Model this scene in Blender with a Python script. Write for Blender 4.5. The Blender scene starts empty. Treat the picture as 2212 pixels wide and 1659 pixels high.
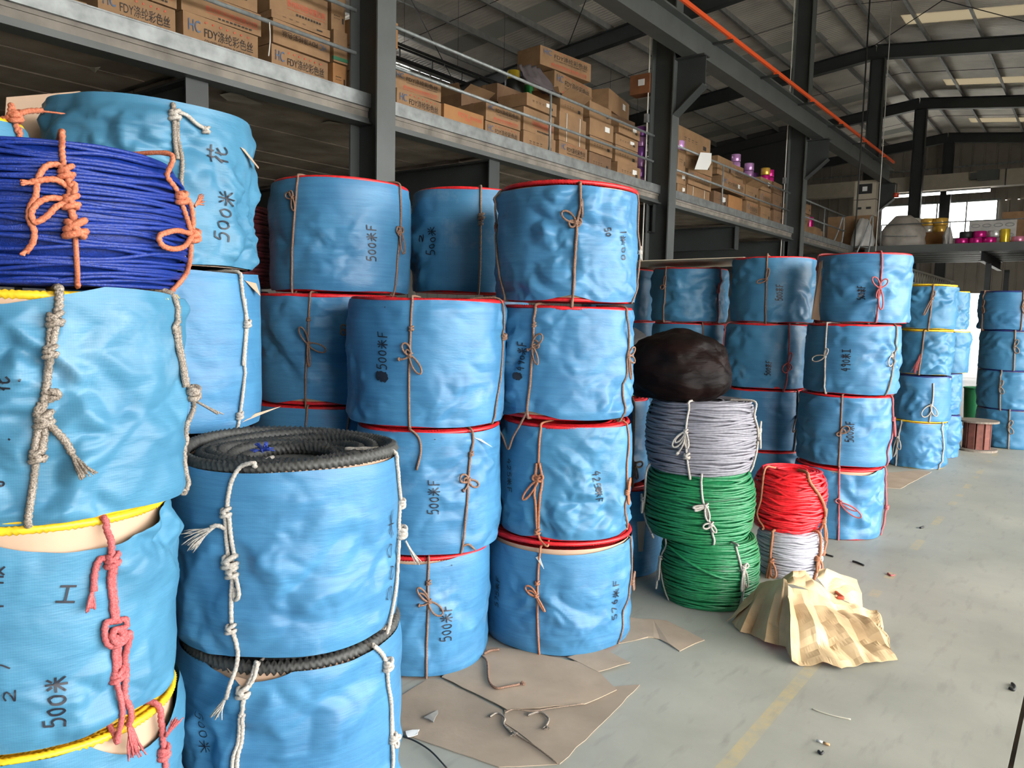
import bpy, math, random
import numpy as np
from mathutils import Vector, Matrix, noise

# ------------------------------------------------------------------ camera, world, exposure
W, H = 2212, 1659
FOC, PITCH, ROLL, EYE = 1660.0, math.radians(5.3), math.radians(1.3), 1.55
YAW = math.atan((2380 - W / 2) / FOC)
scene = bpy.context.scene
fw = np.array([-math.sin(YAW) * math.cos(PITCH), math.cos(YAW) * math.cos(PITCH), -math.sin(PITCH)])
rt0 = np.array([math.cos(YAW), math.sin(YAW), 0.0])
up0 = np.cross(rt0, fw)
RT = rt0 * math.cos(ROLL) + up0 * math.sin(ROLL)
UP = -rt0 * math.sin(ROLL) + up0 * math.cos(ROLL)
ORG = np.array([0, 0, EYE])
cd = bpy.data.cameras.new('camera')
cd.sensor_fit = 'HORIZONTAL'
cd.sensor_width = 36.0
cd.lens = 36.0 * FOC / W
cd.clip_end = 300
cam = bpy.data.objects.new('camera', cd)
scene.collection.objects.link(cam)
cam.matrix_world = Matrix(((RT[0], UP[0], -fw[0], 0), (RT[1], UP[1], -fw[1], 0), (RT[2], UP[2], -fw[2], EYE), (0, 0, 0, 1)))
scene.camera = cam

world = bpy.data.worlds.new('world')
scene.world = world
world.use_nodes = True
bg = world.node_tree.nodes['Background']
bg.inputs[0].default_value = (1.0, 0.99, 0.965, 1)
bg.inputs[1].default_value = 15.0
vs = scene.view_settings
vs.view_transform = 'Standard'
vs.look = 'None'
vs.gamma = 1.0
vs.use_curve_mapping = False
vs.exposure = 0.0


def ray(x, y):
    return fw + RT * (x - W / 2) / FOC + UP * (H / 2 - y) / FOC


def on(x, y, ax, val):
    d = ray(x, y)
    return ORG + d * ((val - ORG[ax]) / d[ax])


def fl(x, y, z=0.0):
    p = on(x, y, 2, z)
    return (p[0], p[1])


# ------------------------------------------------------------------ materials
MATS = {}


def mat(name, col, rough=0.6, metal=0.0, var=0.0, vscale=6.0, bump=0.0, bscale=60.0, stretch=(1, 1, 1), spec=0.5, col2=None, dist=0.01, detail=4.0):
    if name in MATS:
        return MATS[name]
    m = bpy.data.materials.new(name)
    m.use_nodes = True
    nt = m.node_tree
    b = nt.nodes['Principled BSDF']
    b.inputs['Base Color'].default_value = (*col, 1)
    b.inputs['Roughness'].default_value = rough
    b.inputs['Metallic'].default_value = metal
    b.inputs['Specular IOR Level'].default_value = spec
    tc = nt.nodes.new('ShaderNodeTexCoord')
    mp = nt.nodes.new('ShaderNodeMapping')
    mp.inputs['Scale'].default_value = stretch
    nt.links.new(tc.outputs['Object'], mp.inputs['Vector'])
    if var > 0 or col2:
        n = nt.nodes.new('ShaderNodeTexNoise')
        n.inputs['Scale'].default_value = vscale
        n.inputs['Detail'].default_value = detail
        nt.links.new(mp.outputs[0], n.inputs['Vector'])
        r = nt.nodes.new('ShaderNodeValToRGB')
        c2 = col2 or tuple(min(1, c * (1 + var)) for c in col)
        c1 = col if col2 else tuple(c * (1 - var) for c in col)
        r.color_ramp.elements[0].position = 0.32
        r.color_ramp.elements[1].position = 0.68
        r.color_ramp.elements[0].color = (*c1, 1)
        r.color_ramp.elements[1].color = (*c2, 1)
        nt.links.new(n.outputs['Fac'], r.inputs['Fac'])
        nt.links.new(r.outputs['Color'], b.inputs['Base Color'])
    if bump > 0:
        n2 = nt.nodes.new('ShaderNodeTexNoise')
        n2.inputs['Scale'].default_value = bscale
        n2.inputs['Detail'].default_value = 3
        nt.links.new(mp.outputs[0], n2.inputs['Vector'])
        bp = nt.nodes.new('ShaderNodeBump')
        bp.inputs['Strength'].default_value = bump
        bp.inputs['Distance'].default_value = dist
        nt.links.new(n2.outputs['Fac'], bp.inputs['Height'])
        nt.links.new(bp.outputs['Normal'], b.inputs['Normal'])
    MATS[name] = m
    return m


def wrap_mat(name, ca, cb, streak=1.0, rough=0.46):
    """woven plastic sheet: fine weave relief, horizontal fading streaks, pale rubbed patches"""
    m = bpy.data.materials.new(name)
    m.use_nodes = True
    nt = m.node_tree
    N, L = nt.nodes, nt.links
    b = N['Principled BSDF']
    b.inputs['Roughness'].default_value = rough
    b.inputs['Specular IOR Level'].default_value = 0.42
    tc = N.new('ShaderNodeTexCoord')
    oi = N.new('ShaderNodeObjectInfo')
    add = N.new('ShaderNodeVectorMath')
    add.operation = 'ADD'
    sc = N.new('ShaderNodeVectorMath')
    sc.operation = 'SCALE'
    sc.inputs[3].default_value = 17.0
    cmb = N.new('ShaderNodeCombineXYZ')
    for i in range(3):
        L.new(oi.outputs['Random'], cmb.inputs[i])
    L.new(cmb.outputs[0], sc.inputs[0])
    L.new(tc.outputs['Object'], add.inputs[0])
    L.new(sc.outputs[0], add.inputs[1])
    mp = N.new('ShaderNodeMapping')
    mp.inputs['Scale'].default_value = (2.2, 2.2, 55)
    L.new(add.outputs[0], mp.inputs['Vector'])
    n1 = N.new('ShaderNodeTexNoise')
    n1.inputs['Scale'].default_value = 1.6
    n1.inputs['Detail'].default_value = 5
    L.new(mp.outputs[0], n1.inputs['Vector'])
    n2 = N.new('ShaderNodeTexNoise')
    n2.inputs['Scale'].default_value = 5.5
    n2.inputs['Detail'].default_value = 5
    L.new(add.outputs[0], n2.inputs['Vector'])
    mix = N.new('ShaderNodeMath')
    mix.operation = 'MULTIPLY_ADD'
    mix.inputs[1].default_value = 0.5 * streak
    ml = N.new('ShaderNodeMath')
    ml.operation = 'MULTIPLY'
    ml.inputs[1].default_value = 1.0 - 0.5 * streak
    L.new(n2.outputs['Fac'], ml.inputs[0])
    L.new(n1.outputs['Fac'], mix.inputs[0])
    L.new(ml.outputs[0], mix.inputs[2])
    r = N.new('ShaderNodeValToRGB')
    r.color_ramp.elements[0].position = 0.34
    r.color_ramp.elements[1].position = 0.66
    r.color_ramp.elements[0].color = (*ca, 1)
    r.color_ramp.elements[1].color = (*cb, 1)
    L.new(mix.outputs[0], r.inputs['Fac'])
    # rubbed pale dust patches
    n4 = N.new('ShaderNodeTexNoise')
    n4.inputs['Scale'].default_value = 3.3
    n4.inputs['Detail'].default_value = 7
    n4.inputs['Roughness'].default_value = 0.65
    L.new(add.outputs[0], n4.inputs['Vector'])
    r4 = N.new('ShaderNodeValToRGB')
    r4.color_ramp.elements[0].position = 0.6
    r4.color_ramp.elements[1].position = 0.8
    r4.color_ramp.elements[1].color = (0.4, 0.4, 0.4, 1)
    L.new(n4.outputs['Fac'], r4.inputs['Fac'])
    mx = N.new('ShaderNodeMixRGB')
    mx.inputs[2].default_value = (0.36, 0.48, 0.58, 1)
    L.new(r4.outputs['Color'], mx.inputs[0])
    L.new(r.outputs['Color'], mx.inputs[1])
    # crossing tape lines of the weave
    sp = N.new('ShaderNodeSeparateXYZ')
    L.new(tc.outputs['Object'], sp.inputs[0])
    an = N.new('ShaderNodeMath'); an.operation = 'ARCTAN2'
    L.new(sp.outputs['Y'], an.inputs[0]); L.new(sp.outputs['X'], an.inputs[1])

    def lines(src, k):
        m1 = N.new('ShaderNodeMath'); m1.operation = 'MULTIPLY'; m1.inputs[1].default_value = k
        L.new(src, m1.inputs[0])
        s1 = N.new('ShaderNodeMath'); s1.operation = 'SINE'
        L.new(m1.outputs[0], s1.inputs[0])
        return s1.outputs[0]
    l1, l2 = lines(an.outputs[0], 400.0), lines(sp.outputs['Z'], 1150.0)
    la = N.new('ShaderNodeMath'); la.operation = 'ADD'
    L.new(l1, la.inputs[0]); L.new(l2, la.inputs[1])
    lm = N.new('ShaderNodeMath'); lm.operation = 'MULTIPLY_ADD'; lm.inputs[1].default_value = 0.032; lm.inputs[2].default_value = 0.98
    L.new(la.outputs[0], lm.inputs[0])
    mw2 = N.new('ShaderNodeVectorMath'); mw2.operation = 'SCALE'
    L.new(mx.outputs[0], mw2.inputs[0]); L.new(lm.outputs[0], mw2.inputs[3])
    L.new(mw2.outputs[0], b.inputs['Base Color'])
    # weave relief
    mw = N.new('ShaderNodeMapping')
    mw.inputs['Scale'].default_value = (40, 40, 190)
    L.new(tc.outputs['Object'], mw.inputs['Vector'])
    n3 = N.new('ShaderNodeTexNoise')
    n3.inputs['Scale'].default_value = 1.0
    n3.inputs['Detail'].default_value = 2
    L.new(mw.outputs[0], n3.inputs['Vector'])
    bp = N.new('ShaderNodeBump')
    bp.inputs['Strength'].default_value = 0.22
    bp.inputs['Distance'].default_value = 0.004
    L.new(n3.outputs['Fac'], bp.inputs['Height'])
    # middling creases
    vo = N.new('ShaderNodeTexNoise')
    vo.noise_type = 'RIDGED_MULTIFRACTAL'
    vo.inputs['Scale'].default_value = 7
    vo.inputs['Detail'].default_value = 2.5
    mv = N.new('ShaderNodeMapping')
    mv.inputs['Scale'].default_value = (0.8, 0.8, 1.3)
    L.new(add.outputs[0], mv.inputs['Vector'])
    L.new(mv.outputs[0], vo.inputs['Vector'])
    bp2 = N.new('ShaderNodeBump')
    bp2.inputs['Strength'].default_value = 0.18
    bp2.inputs['Distance'].default_value = 0.02
    L.new(vo.outputs['Fac'], bp2.inputs['Height'])
    L.new(bp.outputs['Normal'], bp2.inputs['Normal'])
    L.new(bp2.outputs['Normal'], b.inputs['Normal'])
    return m


WRAP_CYAN = wrap_mat('cyan_blue_woven_sheet', (0.042, 0.162, 0.275), (0.062, 0.218, 0.350), 0.5)
WRAP_BLUE = wrap_mat('blue_woven_sheet', (0.038, 0.152, 0.300), (0.062, 0.225, 0.405), 0.9)
WRAP_TEAL = wrap_mat('dull_teal_blue_woven_sheet', (0.038, 0.155, 0.285), (0.056, 0.212, 0.370), 0.6)
M_LINER = mat('cream_liner_paper', (0.50, 0.34, 0.235), 0.8, var=0.08)
M_INK = mat('black_marker_ink', (0.008, 0.01, 0.02), 0.5)
ROPE = {
    'red': mat('red_plastic_rope', (0.62, 0.016, 0.022), 0.4, var=0.25, vscale=40),
    'yellow': mat('yellow_plastic_rope', (0.78, 0.50, 0.02), 0.4, var=0.2, vscale=40),
    'black': mat('black_twisted_rope', (0.050, 0.051, 0.049), 0.6, var=0.3, vscale=60),
    'navy': mat('navy_rope', (0.02, 0.03, 0.16), 0.5, var=0.2, vscale=40),
    'royal': mat('royal_blue_braided_rope', (0.005, 0.026, 0.215), 0.42, var=0.35, vscale=220, bump=0.5, bscale=420, dist=0.003),
    'green': mat('green_plastic_rope', (0.01, 0.16, 0.055), 0.4, var=0.25, vscale=60),
    'grey': mat('pale_grey_rope', (0.205, 0.20, 0.23), 0.5, var=0.15, vscale=60),
    'white': mat('white_rope', (0.45, 0.44, 0.50), 0.5, var=0.12, vscale=60),
    'scarlet': mat('scarlet_rope', (0.80, 0.015, 0.025), 0.4, var=0.2, vscale=60),
    'maroon': mat('maroon_flecked_rope', (0.09, 0.006, 0.014), 0.6, vscale=260, col2=(0.30, 0.06, 0.07)),
}
CORD = {
    'brown': mat('brown_cord', (0.11, 0.055, 0.035), 0.85, vscale=260, col2=(0.31, 0.18, 0.12)),
    'orange': mat('orange_brown_cord', (0.26, 0.08, 0.035), 0.8, vscale=240, col2=(0.48, 0.21, 0.11)),
    'coral': mat('coral_cord', (0.34, 0.07, 0.03), 0.75, vscale=260, col2=(0.58, 0.21, 0.11)),
    'pink': mat('rose_pink_cord', (0.30, 0.036, 0.04), 0.75, vscale=300, col2=(0.52, 0.15, 0.15)),
    'silver': mat('silver_grey_cord', (0.07, 0.052, 0.038), 0.6, vscale=320, col2=(0.40, 0.34, 0.28)),
    'white': mat('off_white_cord', (0.27, 0.235, 0.20), 0.75, vscale=200, col2=(0.50, 0.46, 0.41)),
    'dull': mat('grey_brown_cord', (0.12, 0.085, 0.06), 0.8, vscale=260, col2=(0.30, 0.22, 0.16)),
}
M_STEEL = mat('dark_grey_painted_steel', (0.040, 0.045, 0.045), 0.5, var=0.15, vscale=2, spec=0.4)
M_STEEL2 = mat('mid_grey_painted_steel', (0.082, 0.090, 0.088), 0.5, var=0.12, vscale=3)
M_DARK = mat('near_black_steel', (0.018, 0.018, 0.018), 0.6)
M_GALV = mat('galvanised_steel', (0.26, 0.275, 0.275), 0.45, metal=0.5, var=0.25, vscale=9)
M_PIPE = mat('grey_rail_pipe', (0.24, 0.26, 0.26), 0.45, metal=0.3, var=0.2, vscale=20)
M_CONC = mat('stained_concrete', (0.19, 0.17, 0.145), 0.9, var=0.3, vscale=5, bump=0.3, bscale=25)
M_SOFFIT = mat('brown_precast_plank', (0.30, 0.25, 0.20), 0.9, var=0.3, vscale=3)  # brown concrete tone of the planks, mottled at random
M_ORANGE = mat('orange_conductor_rail', (0.80, 0.10, 0.02), 0.45)
M_CARD = mat('brown_cardboard', (0.25, 0.145, 0.072), 0.85, var=0.12, vscale=7)
M_CARD2 = mat('light_orange_cardboard', (0.34, 0.165, 0.062), 0.85, var=0.1, vscale=7)
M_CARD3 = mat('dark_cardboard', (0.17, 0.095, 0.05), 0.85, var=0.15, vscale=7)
M_TAPE = mat('brown_packing_tape', (0.27, 0.15, 0.07), 0.35)
M_INKB = mat('black_box_print', (0.03, 0.024, 0.02), 0.8)
M_INKR = mat('red_box_print', (0.52, 0.09, 0.05), 0.8)
M_INKL = mat('blue_grey_box_print', (0.075, 0.12, 0.20), 0.8)
M_LABEL = mat('white_sticker', (0.72, 0.72, 0.70), 0.6)
M_STRAP = mat('cream_strap', (0.62, 0.60, 0.54), 0.5)
M_SHEETCARD = mat('dusty_floor_cardboard', (0.30, 0.235, 0.175), 0.9, var=0.16, vscale=4, bump=0.15, bscale=30)
M_KRAFT = mat('kraft_paper', (0.34, 0.215, 0.105), 0.7, col2=(0.60, 0.44, 0.25), vscale=3.2, bump=0.2, bscale=25)


# ------------------------------------------------------------------ mesh helpers
COL = scene.collection


class MB:
    def __init__(self):
        self.v, self.f, self.n = [], [], 0

    def add(self, vs_, fs_):
        o = self.n
        self.v.extend([tuple(map(float, p)) for p in vs_])
        self.f.extend([tuple(i + o for i in f) for f in fs_])
        self.n += len(vs_)

    def box(self, c, s, rz=0.0):
        x, y, z = s[0] / 2, s[1] / 2, s[2] / 2
        cr, sr = math.cos(rz), math.sin(rz)
        P = []
        for a, b_, d in ((-x, -y, -z), (x, -y, -z), (x, y, -z), (-x, y, -z), (-x, -y, z), (x, -y, z), (x, y, z), (-x, y, z)):
            P.append((c[0] + a * cr - b_ * sr, c[1] + a * sr + b_ * cr, c[2] + d))
        self.add(P, [(0, 3, 2, 1), (4, 5, 6, 7), (0, 1, 5, 4), (1, 2, 6, 5), (2, 3, 7, 6), (3, 0, 4, 7)])

    def tube(self, pts, r, sides=6, twist=0.0, lobes=0, amp=0.0, closed=False, taper=None):
        P = np.asarray(pts, float)
        n = len(P)
        if closed:
            T = np.roll(P, -1, 0) - np.roll(P, 1, 0)
        else:
            T = np.gradient(P, axis=0)
        T /= np.maximum(np.linalg.norm(T, axis=1), 1e-9)[:, None]
        ref = np.array([0.0, 0.0, 1.0])
        if abs(T[0] @ ref) > 0.9:
            ref = np.array([1.0, 0.0, 0.0])
        N_ = np.zeros_like(P)
        a = np.cross(T[0], ref)
        a /= np.linalg.norm(a)
        for i in range(n):
            a = a - T[i] * (a @ T[i])
            a /= max(np.linalg.norm(a), 1e-9)
            N_[i] = a
        B_ = np.cross(T, N_)
        ph = np.arange(sides) * 2 * math.pi / sides
        seg = np.zeros(n)
        seg[1:] = np.cumsum(np.linalg.norm(np.diff(P, axis=0), axis=1))
        rr = np.full((n, sides), r)
        if lobes:
            rr = r * (1 + amp * np.cos(lobes * (ph[None, :]) - twist * seg[:, None]))
        if taper is not None:
            rr = rr * np.asarray(taper)[:, None]
        V = P[:, None, :] + rr[..., None] * (np.cos(ph)[None, :, None] * N_[:, None, :] + np.sin(ph)[None, :, None] * B_[:, None, :])
        F = []
        m = n if closed else n - 1
        for i in range(m):
            i2 = (i + 1) % n
            for j in range(sides):
                j2 = (j + 1) % sides
                F.append((i * sides + j, i2 * sides + j, i2 * sides + j2, i * sides + j2))
        if not closed:
            F.append(tuple(range(sides)))
            F.append(tuple((n - 1) * sides + j for j in reversed(range(sides))))
        self.add(V.reshape(-1, 3), F)

    def build(self, name, m, parent=None, smooth=False, loc=None, rz=0.0):
        me = bpy.data.meshes.new(name)
        me.from_pydata(self.v, [], self.f)
        if smooth:
            me.polygons.foreach_set('use_smooth', [True] * len(me.polygons))
        me.materials.append(m)
        me.update()
        return link(name, me, parent, loc, rz)


def link(name, me, parent=None, loc=None, rz=0.0):
    o = bpy.data.objects.new(name, me)
    COL.objects.link(o)
    if parent is not None:
        o.parent = parent
    if loc is not None:
        o.location = loc
    if rz:
        o.rotation_euler = (0, 0, rz)
    return o


def tag(o, label=None, cat=None, group=None, kind=None):
    if label:
        o['label'] = label
    if cat:
        o['category'] = cat
    if group:
        o['group'] = group
    if kind:
        o['kind'] = kind
    return o


def empty(name, loc, rz=0.0):
    o = bpy.data.objects.new(name, None)
    o.empty_display_size = 0.1
    COL.objects.link(o)
    o.location = loc
    o.rotation_euler = (0, 0, rz)
    return o


def smooth_path(pts, k=6):
    P = np.asarray(pts, float)
    if len(P) < 3:
        t = np.linspace(0, 1, k + 1)[:, None]
        return P[0] * (1 - t) + P[-1] * t
    Q = np.vstack([2 * P[0] - P[1], P, 2 * P[-1] - P[-2]])
    out = []
    for i in range(1, len(Q) - 2):
        p0, p1, p2, p3 = Q[i - 1], Q[i], Q[i + 1], Q[i + 2]
        for s in range(k):
            t = s / k
            out.append(0.5 * ((2 * p1) + (-p0 + p2) * t + (2 * p0 - 5 * p1 + 4 * p2 - p3) * t * t + (-p0 + 3 * p1 - 3 * p2 + p3) * t ** 3))
    out.append(P[-1])
    return np.array(out)


def struct(o, label=None, cat=None):
    return tag(o, label, cat, kind='structure')


# ------------------------------------------------------------------ the building shell
YCOL = [-1.05, 4.85, 10.55, 16.7, 22.9, 29.0, 34.8]
RIDGE_X, RIDGE_Z, SLOPE = -5.45, 9.12, 0.115
LEFT_X, RIGHT_X, BACK_Y, END_Y = -15.2, 6.2, -7.0, 36.3
DECK = 3.47


def roof_z(x):
    return RIDGE_Z - SLOPE * abs(x - RIDGE_X)


def floor_material():
    m = bpy.data.materials.new('worn_green_grey_floor_paint')
    m.use_nodes = True
    nt = m.node_tree
    N, L = nt.nodes, nt.links
    b = N['Principled BSDF']
    b.inputs['Roughness'].default_value = 0.5
    b.inputs['Specular IOR Level'].default_value = 0.35
    tc = N.new('ShaderNodeTexCoord')
    n1 = N.new('ShaderNodeTexNoise')
    n1.inputs['Scale'].default_value = 1.3
    n1.inputs['Detail'].default_value = 9
    n1.inputs['Roughness'].default_value = 0.62
    L.new(tc.outputs['Object'], n1.inputs['Vector'])
    r1 = N.new('ShaderNodeValToRGB')
    r1.color_ramp.elements[0].position = 0.3
    r1.color_ramp.elements[1].position = 0.7
    r1.color_ramp.elements[0].color = (0.265, 0.265, 0.224, 1)
    r1.color_ramp.elements[1].color = (0.385, 0.38, 0.322, 1)
    L.new(n1.outputs['Fac'], r1.inputs['Fac'])
    # dusty scuffs
    mp = N.new('ShaderNodeMapping')
    mp.inputs['Scale'].default_value = (9, 2.2, 1)
    mp.inputs['Rotation'].default_value = (0, 0, 0.5)
    L.new(tc.outputs['Object'], mp.inputs['Vector'])
    n2 = N.new('ShaderNodeTexNoise')
    n2.inputs['Scale'].default_value = 2.0
    n2.inputs['Detail'].default_value = 8
    L.new(mp.outputs[0], n2.inputs['Vector'])
    r2 = N.new('ShaderNodeValToRGB')
    r2.color_ramp.elements[0].position = 0.56
    r2.color_ramp.elements[1].position = 0.78
    r2.color_ramp.elements[0].color = (0, 0, 0, 1)
    r2.color_ramp.elements[1].color = (0.55, 0.55, 0.55, 1)
    L.new(n2.outputs['Fac'], r2.inputs['Fac'])
    mx = N.new('ShaderNodeMixRGB')
    mx.inputs[2].default_value = (0.20, 0.19, 0.165, 1)
    L.new(r2.outputs['Color'], mx.inputs[0])
    L.new(r1.outputs['Color'], mx.inputs[1])
    # worn yellow line painted along the aisle
    sx = N.new('ShaderNodeSeparateXYZ')
    L.new(tc.outputs['Object'], sx.inputs[0])

    def band(cx, hw, src='X'):
        s = N.new('ShaderNodeMath'); s.operation = 'SUBTRACT'; s.inputs[1].default_value = cx
        L.new(sx.outputs[src], s.inputs[0])
        a = N.new('ShaderNodeMath'); a.operation = 'ABSOLUTE'
        L.new(s.outputs[0], a.inputs[0])
        c = N.new('ShaderNodeMath'); c.operation = 'LESS_THAN'; c.inputs[1].default_value = hw
        L.new(a.outputs[0], c.inputs[0])
        return c
    n3 = N.new('ShaderNodeTexNoise')
    n3.inputs['Scale'].default_value = 11
    n3.inputs['Detail'].default_value = 8
    n3.inputs['Roughness'].default_value = 0.7
    L.new(tc.outputs['Object'], n3.inputs['Vector'])
    r3 = N.new('ShaderNodeValToRGB')
    r3.color_ramp.elements[0].position = 0.36
    r3.color_ramp.elements[1].position = 0.62
    r3.color_ramp.elements[1].color = (0.5, 0.5, 0.5, 1)
    L.new(n3.outputs['Fac'], r3.inputs['Fac'])
    # the line breaks up into dashes beyond the near stretch
    n6 = N.new('ShaderNodeTexNoise'); n6.noise_dimensions = '1D'
    n6.inputs['Scale'].default_value = 2.3
    L.new(sx.outputs['Y'], n6.inputs['W'])
    ml = N.new('ShaderNodeMath'); ml.operation = 'MULTIPLY'
    bd = band(-0.93, 0.027)
    g1 = N.new('ShaderNodeMath'); g1.operation = 'GREATER_THAN'; g1.inputs[1].default_value = 3.6
    L.new(sx.outputs['Y'], g1.inputs[0])
    g2 = N.new('ShaderNodeMath'); g2.operation = 'LESS_THAN'; g2.inputs[1].default_value = 0.53
    L.new(n6.outputs['Fac'], g2.inputs[0])
    g3 = N.new('ShaderNodeMath'); g3.operation = 'MULTIPLY'
    L.new(g1.outputs[0], g3.inputs[0]); L.new(g2.outputs[0], g3.inputs[1])
    g4 = N.new('ShaderNodeMath'); g4.operation = 'SUBTRACT'; g4.use_clamp = True
    L.new(bd.outputs[0], g4.inputs[0]); L.new(g3.outputs[0], g4.inputs[1])
    L.new(g4.outputs[0], ml.inputs[0])
    L.new(r3.outputs['Color'], ml.inputs[1])
    mx2 = N.new('ShaderNodeMixRGB')
    mx2.inputs[2].default_value = (0.55, 0.40, 0.14, 1)
    L.new(ml.outputs[0], mx2.inputs[0])
    L.new(mx.outputs[0], mx2.inputs[1])
    L.new(mx2.outputs[0], b.inputs['Base Color'])
    rr = N.new('ShaderNodeMapRange')
    rr.inputs['To Min'].default_value = 0.38
    rr.inputs['To Max'].default_value = 0.62
    L.new(n1.outputs['Fac'], rr.inputs['Value'])
    L.new(rr.outputs[0], b.inputs['Roughness'])
    return m


M_FLOOR = floor_material()
JX = -0.15
mb = MB(); mb.box(((LEFT_X + JX - 0.008) / 2, (BACK_Y + END_Y) / 2, -0.1), (JX - 0.008 - LEFT_X, END_Y - BACK_Y, 0.2))
floor = mb.build('floor', M_FLOOR)
struct(floor, 'worn grey green painted concrete floor with faded yellow line', 'floor')
mb = MB(); mb.box(((RIGHT_X + JX + 0.008) / 2, (BACK_Y + END_Y) / 2, -0.1), (RIGHT_X - JX - 0.008, END_Y - BACK_Y, 0.2))
mb.build('floor_slab', M_FLOOR, floor)
mb = MB(); mb.box((JX, (BACK_Y + END_Y) / 2, -0.106), (0.016, END_Y - BACK_Y, 0.19))
mb.build('floor_joint', mat('dirty_joint_filler', (0.06, 0.045, 0.035), 0.9, var=0.3), floor)
mb = MB(); mb.box((10, 20, -0.35), (160, 160, 0.3))
struct(mb.build('ground', mat('yard_concrete', (0.30, 0.30, 0.28), 0.9)), 'concrete yard outside the open side of the hall', 'ground')

# corrugated cladding
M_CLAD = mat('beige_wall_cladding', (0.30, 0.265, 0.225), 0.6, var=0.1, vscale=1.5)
M_CLADD = mat('shade_toned_left_cladding', (0.20, 0.185, 0.165), 0.6, var=0.1, vscale=1.5)  # darker copy of the cladding, the left wall's shade put into its colour


def cladding(mb, u0, u1, z0, z1, fn, pitch=0.42):
    """ribbed sheet as a profile extruded vertically; fn maps (u, depth) to x,y"""
    u = u0
    prof = []
    while u < u1 - 1e-6:
        e = min(u + pitch, u1)
        prof += [(u, 0), (min(u + pitch * 0.8, e), 0), (min(u + pitch * 0.86, e), 0.035), (min(u + pitch * 0.94, e), 0.035)]
        u = e
    prof.append((u1, 0))
    V, F = [], []
    for (a, d) in prof:
        x, y = fn(a, d)
        V += [(x, y, z0), (x, y, z1)]
    for i in range(len(prof) - 1):
        F.append((2 * i, 2 * i + 2, 2 * i + 3, 2 * i + 1))
    mb.add(V, F)


# end wall, with a long high window and a tall gap of the open gate
mb = MB()
fnE = lambda u, d: (u, END_Y - d)
WX0, WX1, WZ0, WZ1 = -8.0, -3.75, 5.0, 6.42
cladding(mb, LEFT_X, RIGHT_X, WZ1, 9.3, fnE)
cladding(mb, LEFT_X, WX0, 0, WZ1, fnE)
cladding(mb, WX1, RIGHT_X, 2.75, WZ1, fnE)
cladding(mb, WX0, WX1, 2.75, WZ0, fnE)
cladding(mb, WX0, -5.1, 0, 2.75, fnE)
cladding(mb, -3.3, RIGHT_X, 0, 2.75, fnE)
wall_end = struct(mb.build('wall_end', M_CLAD), 'beige ribbed end wall with long bright high window', 'wall')
mb = MB()
mb.box((RIDGE_X + 2.5, END_Y - 0.09, 7.85), (16, 0.05, 0.06))
mb.build('girt', M_GALV, wall_end)
mb = MB()
mb.box((-5.8, END_Y - 0.08, WZ0 - 0.04), (4.3, 0.1, 0.08))
mb.box((-5.8, END_Y - 0.08, WZ1 + 0.04), (4.3, 0.1, 0.08))
for x in np.linspace(WX0, WX1, 5):
    mb.box((x, END_Y - 0.08, (WZ0 + WZ1) / 2), (0.05, 0.06, WZ1 - WZ0))
win1 = struct(mb.build('window_1', M_GALV), 'long high window glowing white in the end wall', 'window')
gl = bpy.data.materials.new('clear_window_glass'); gl.use_nodes = True
gb = gl.node_tree.nodes['Principled BSDF']
gb.inputs['Transmission Weight'].default_value = 1.0
gb.inputs['Roughness'].default_value = 0.0
gb.inputs['IOR'].default_value = 1.05
for i, x in enumerate(np.linspace(WX0, WX1, 5)[:-1]):
    mb = MB(); mb.box((x + (WX1 - WX0) / 8, END_Y - 0.08, (WZ0 + WZ1) / 2), ((WX1 - WX0) / 4 - 0.05, 0.006, WZ1 - WZ0)); mb.build('pane', gl, win1)

# left wall with a strip window
mb = MB()
fnL = lambda u, d: (LEFT_X + d, u)
WT = 7.98
cladding(mb, BACK_Y, 9.2, 0, WT, fnL)
cladding(mb, 9.2, 15.0, 7.9, WT, fnL)
cladding(mb, 9.2, 15.0, 0, 7.45, fnL)
cladding(mb, 15.0, END_Y, 0, WT, fnL)
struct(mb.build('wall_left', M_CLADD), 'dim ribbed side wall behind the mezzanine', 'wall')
mb = MB()
mb.box((LEFT_X + 0.05, 12.1, 7.44), (0.08, 5.8, 0.05)); mb.box((LEFT_X + 0.05, 12.1, 7.91), (0.08, 5.8, 0.05))
for y in np.linspace(9.2, 15, 7):
    mb.box((LEFT_X + 0.05, y, 7.675), (0.06, 0.06, 0.46))
struct(mb.build('window_2', M_GALV), 'narrow strip window high in the side wall', 'window')
# right wall, solid only beyond the open front bays
mb = MB(); cladding(mb, 14.0, END_Y, 0, 8.0, lambda u, d: (RIGHT_X - d, u))
cladding(mb, BACK_Y, -2.5, 0, 8.0, lambda u, d: (RIGHT_X - d, u))
cladding(mb, -2.5, 14.0, 5.0, 8.0, lambda u, d: (RIGHT_X - d, u))
struct(mb.build('wall_right', M_CLAD), 'ribbed side wall beyond the wide open gate', 'wall')

mb = MB(); fnB = lambda u, d: (u, BACK_Y + d)
cladding(mb, LEFT_X, RIGHT_X, 0, 9.0, fnB)
struct(mb.build('wall_back', M_CLAD), 'ribbed wall behind the photographer', 'wall')
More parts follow.
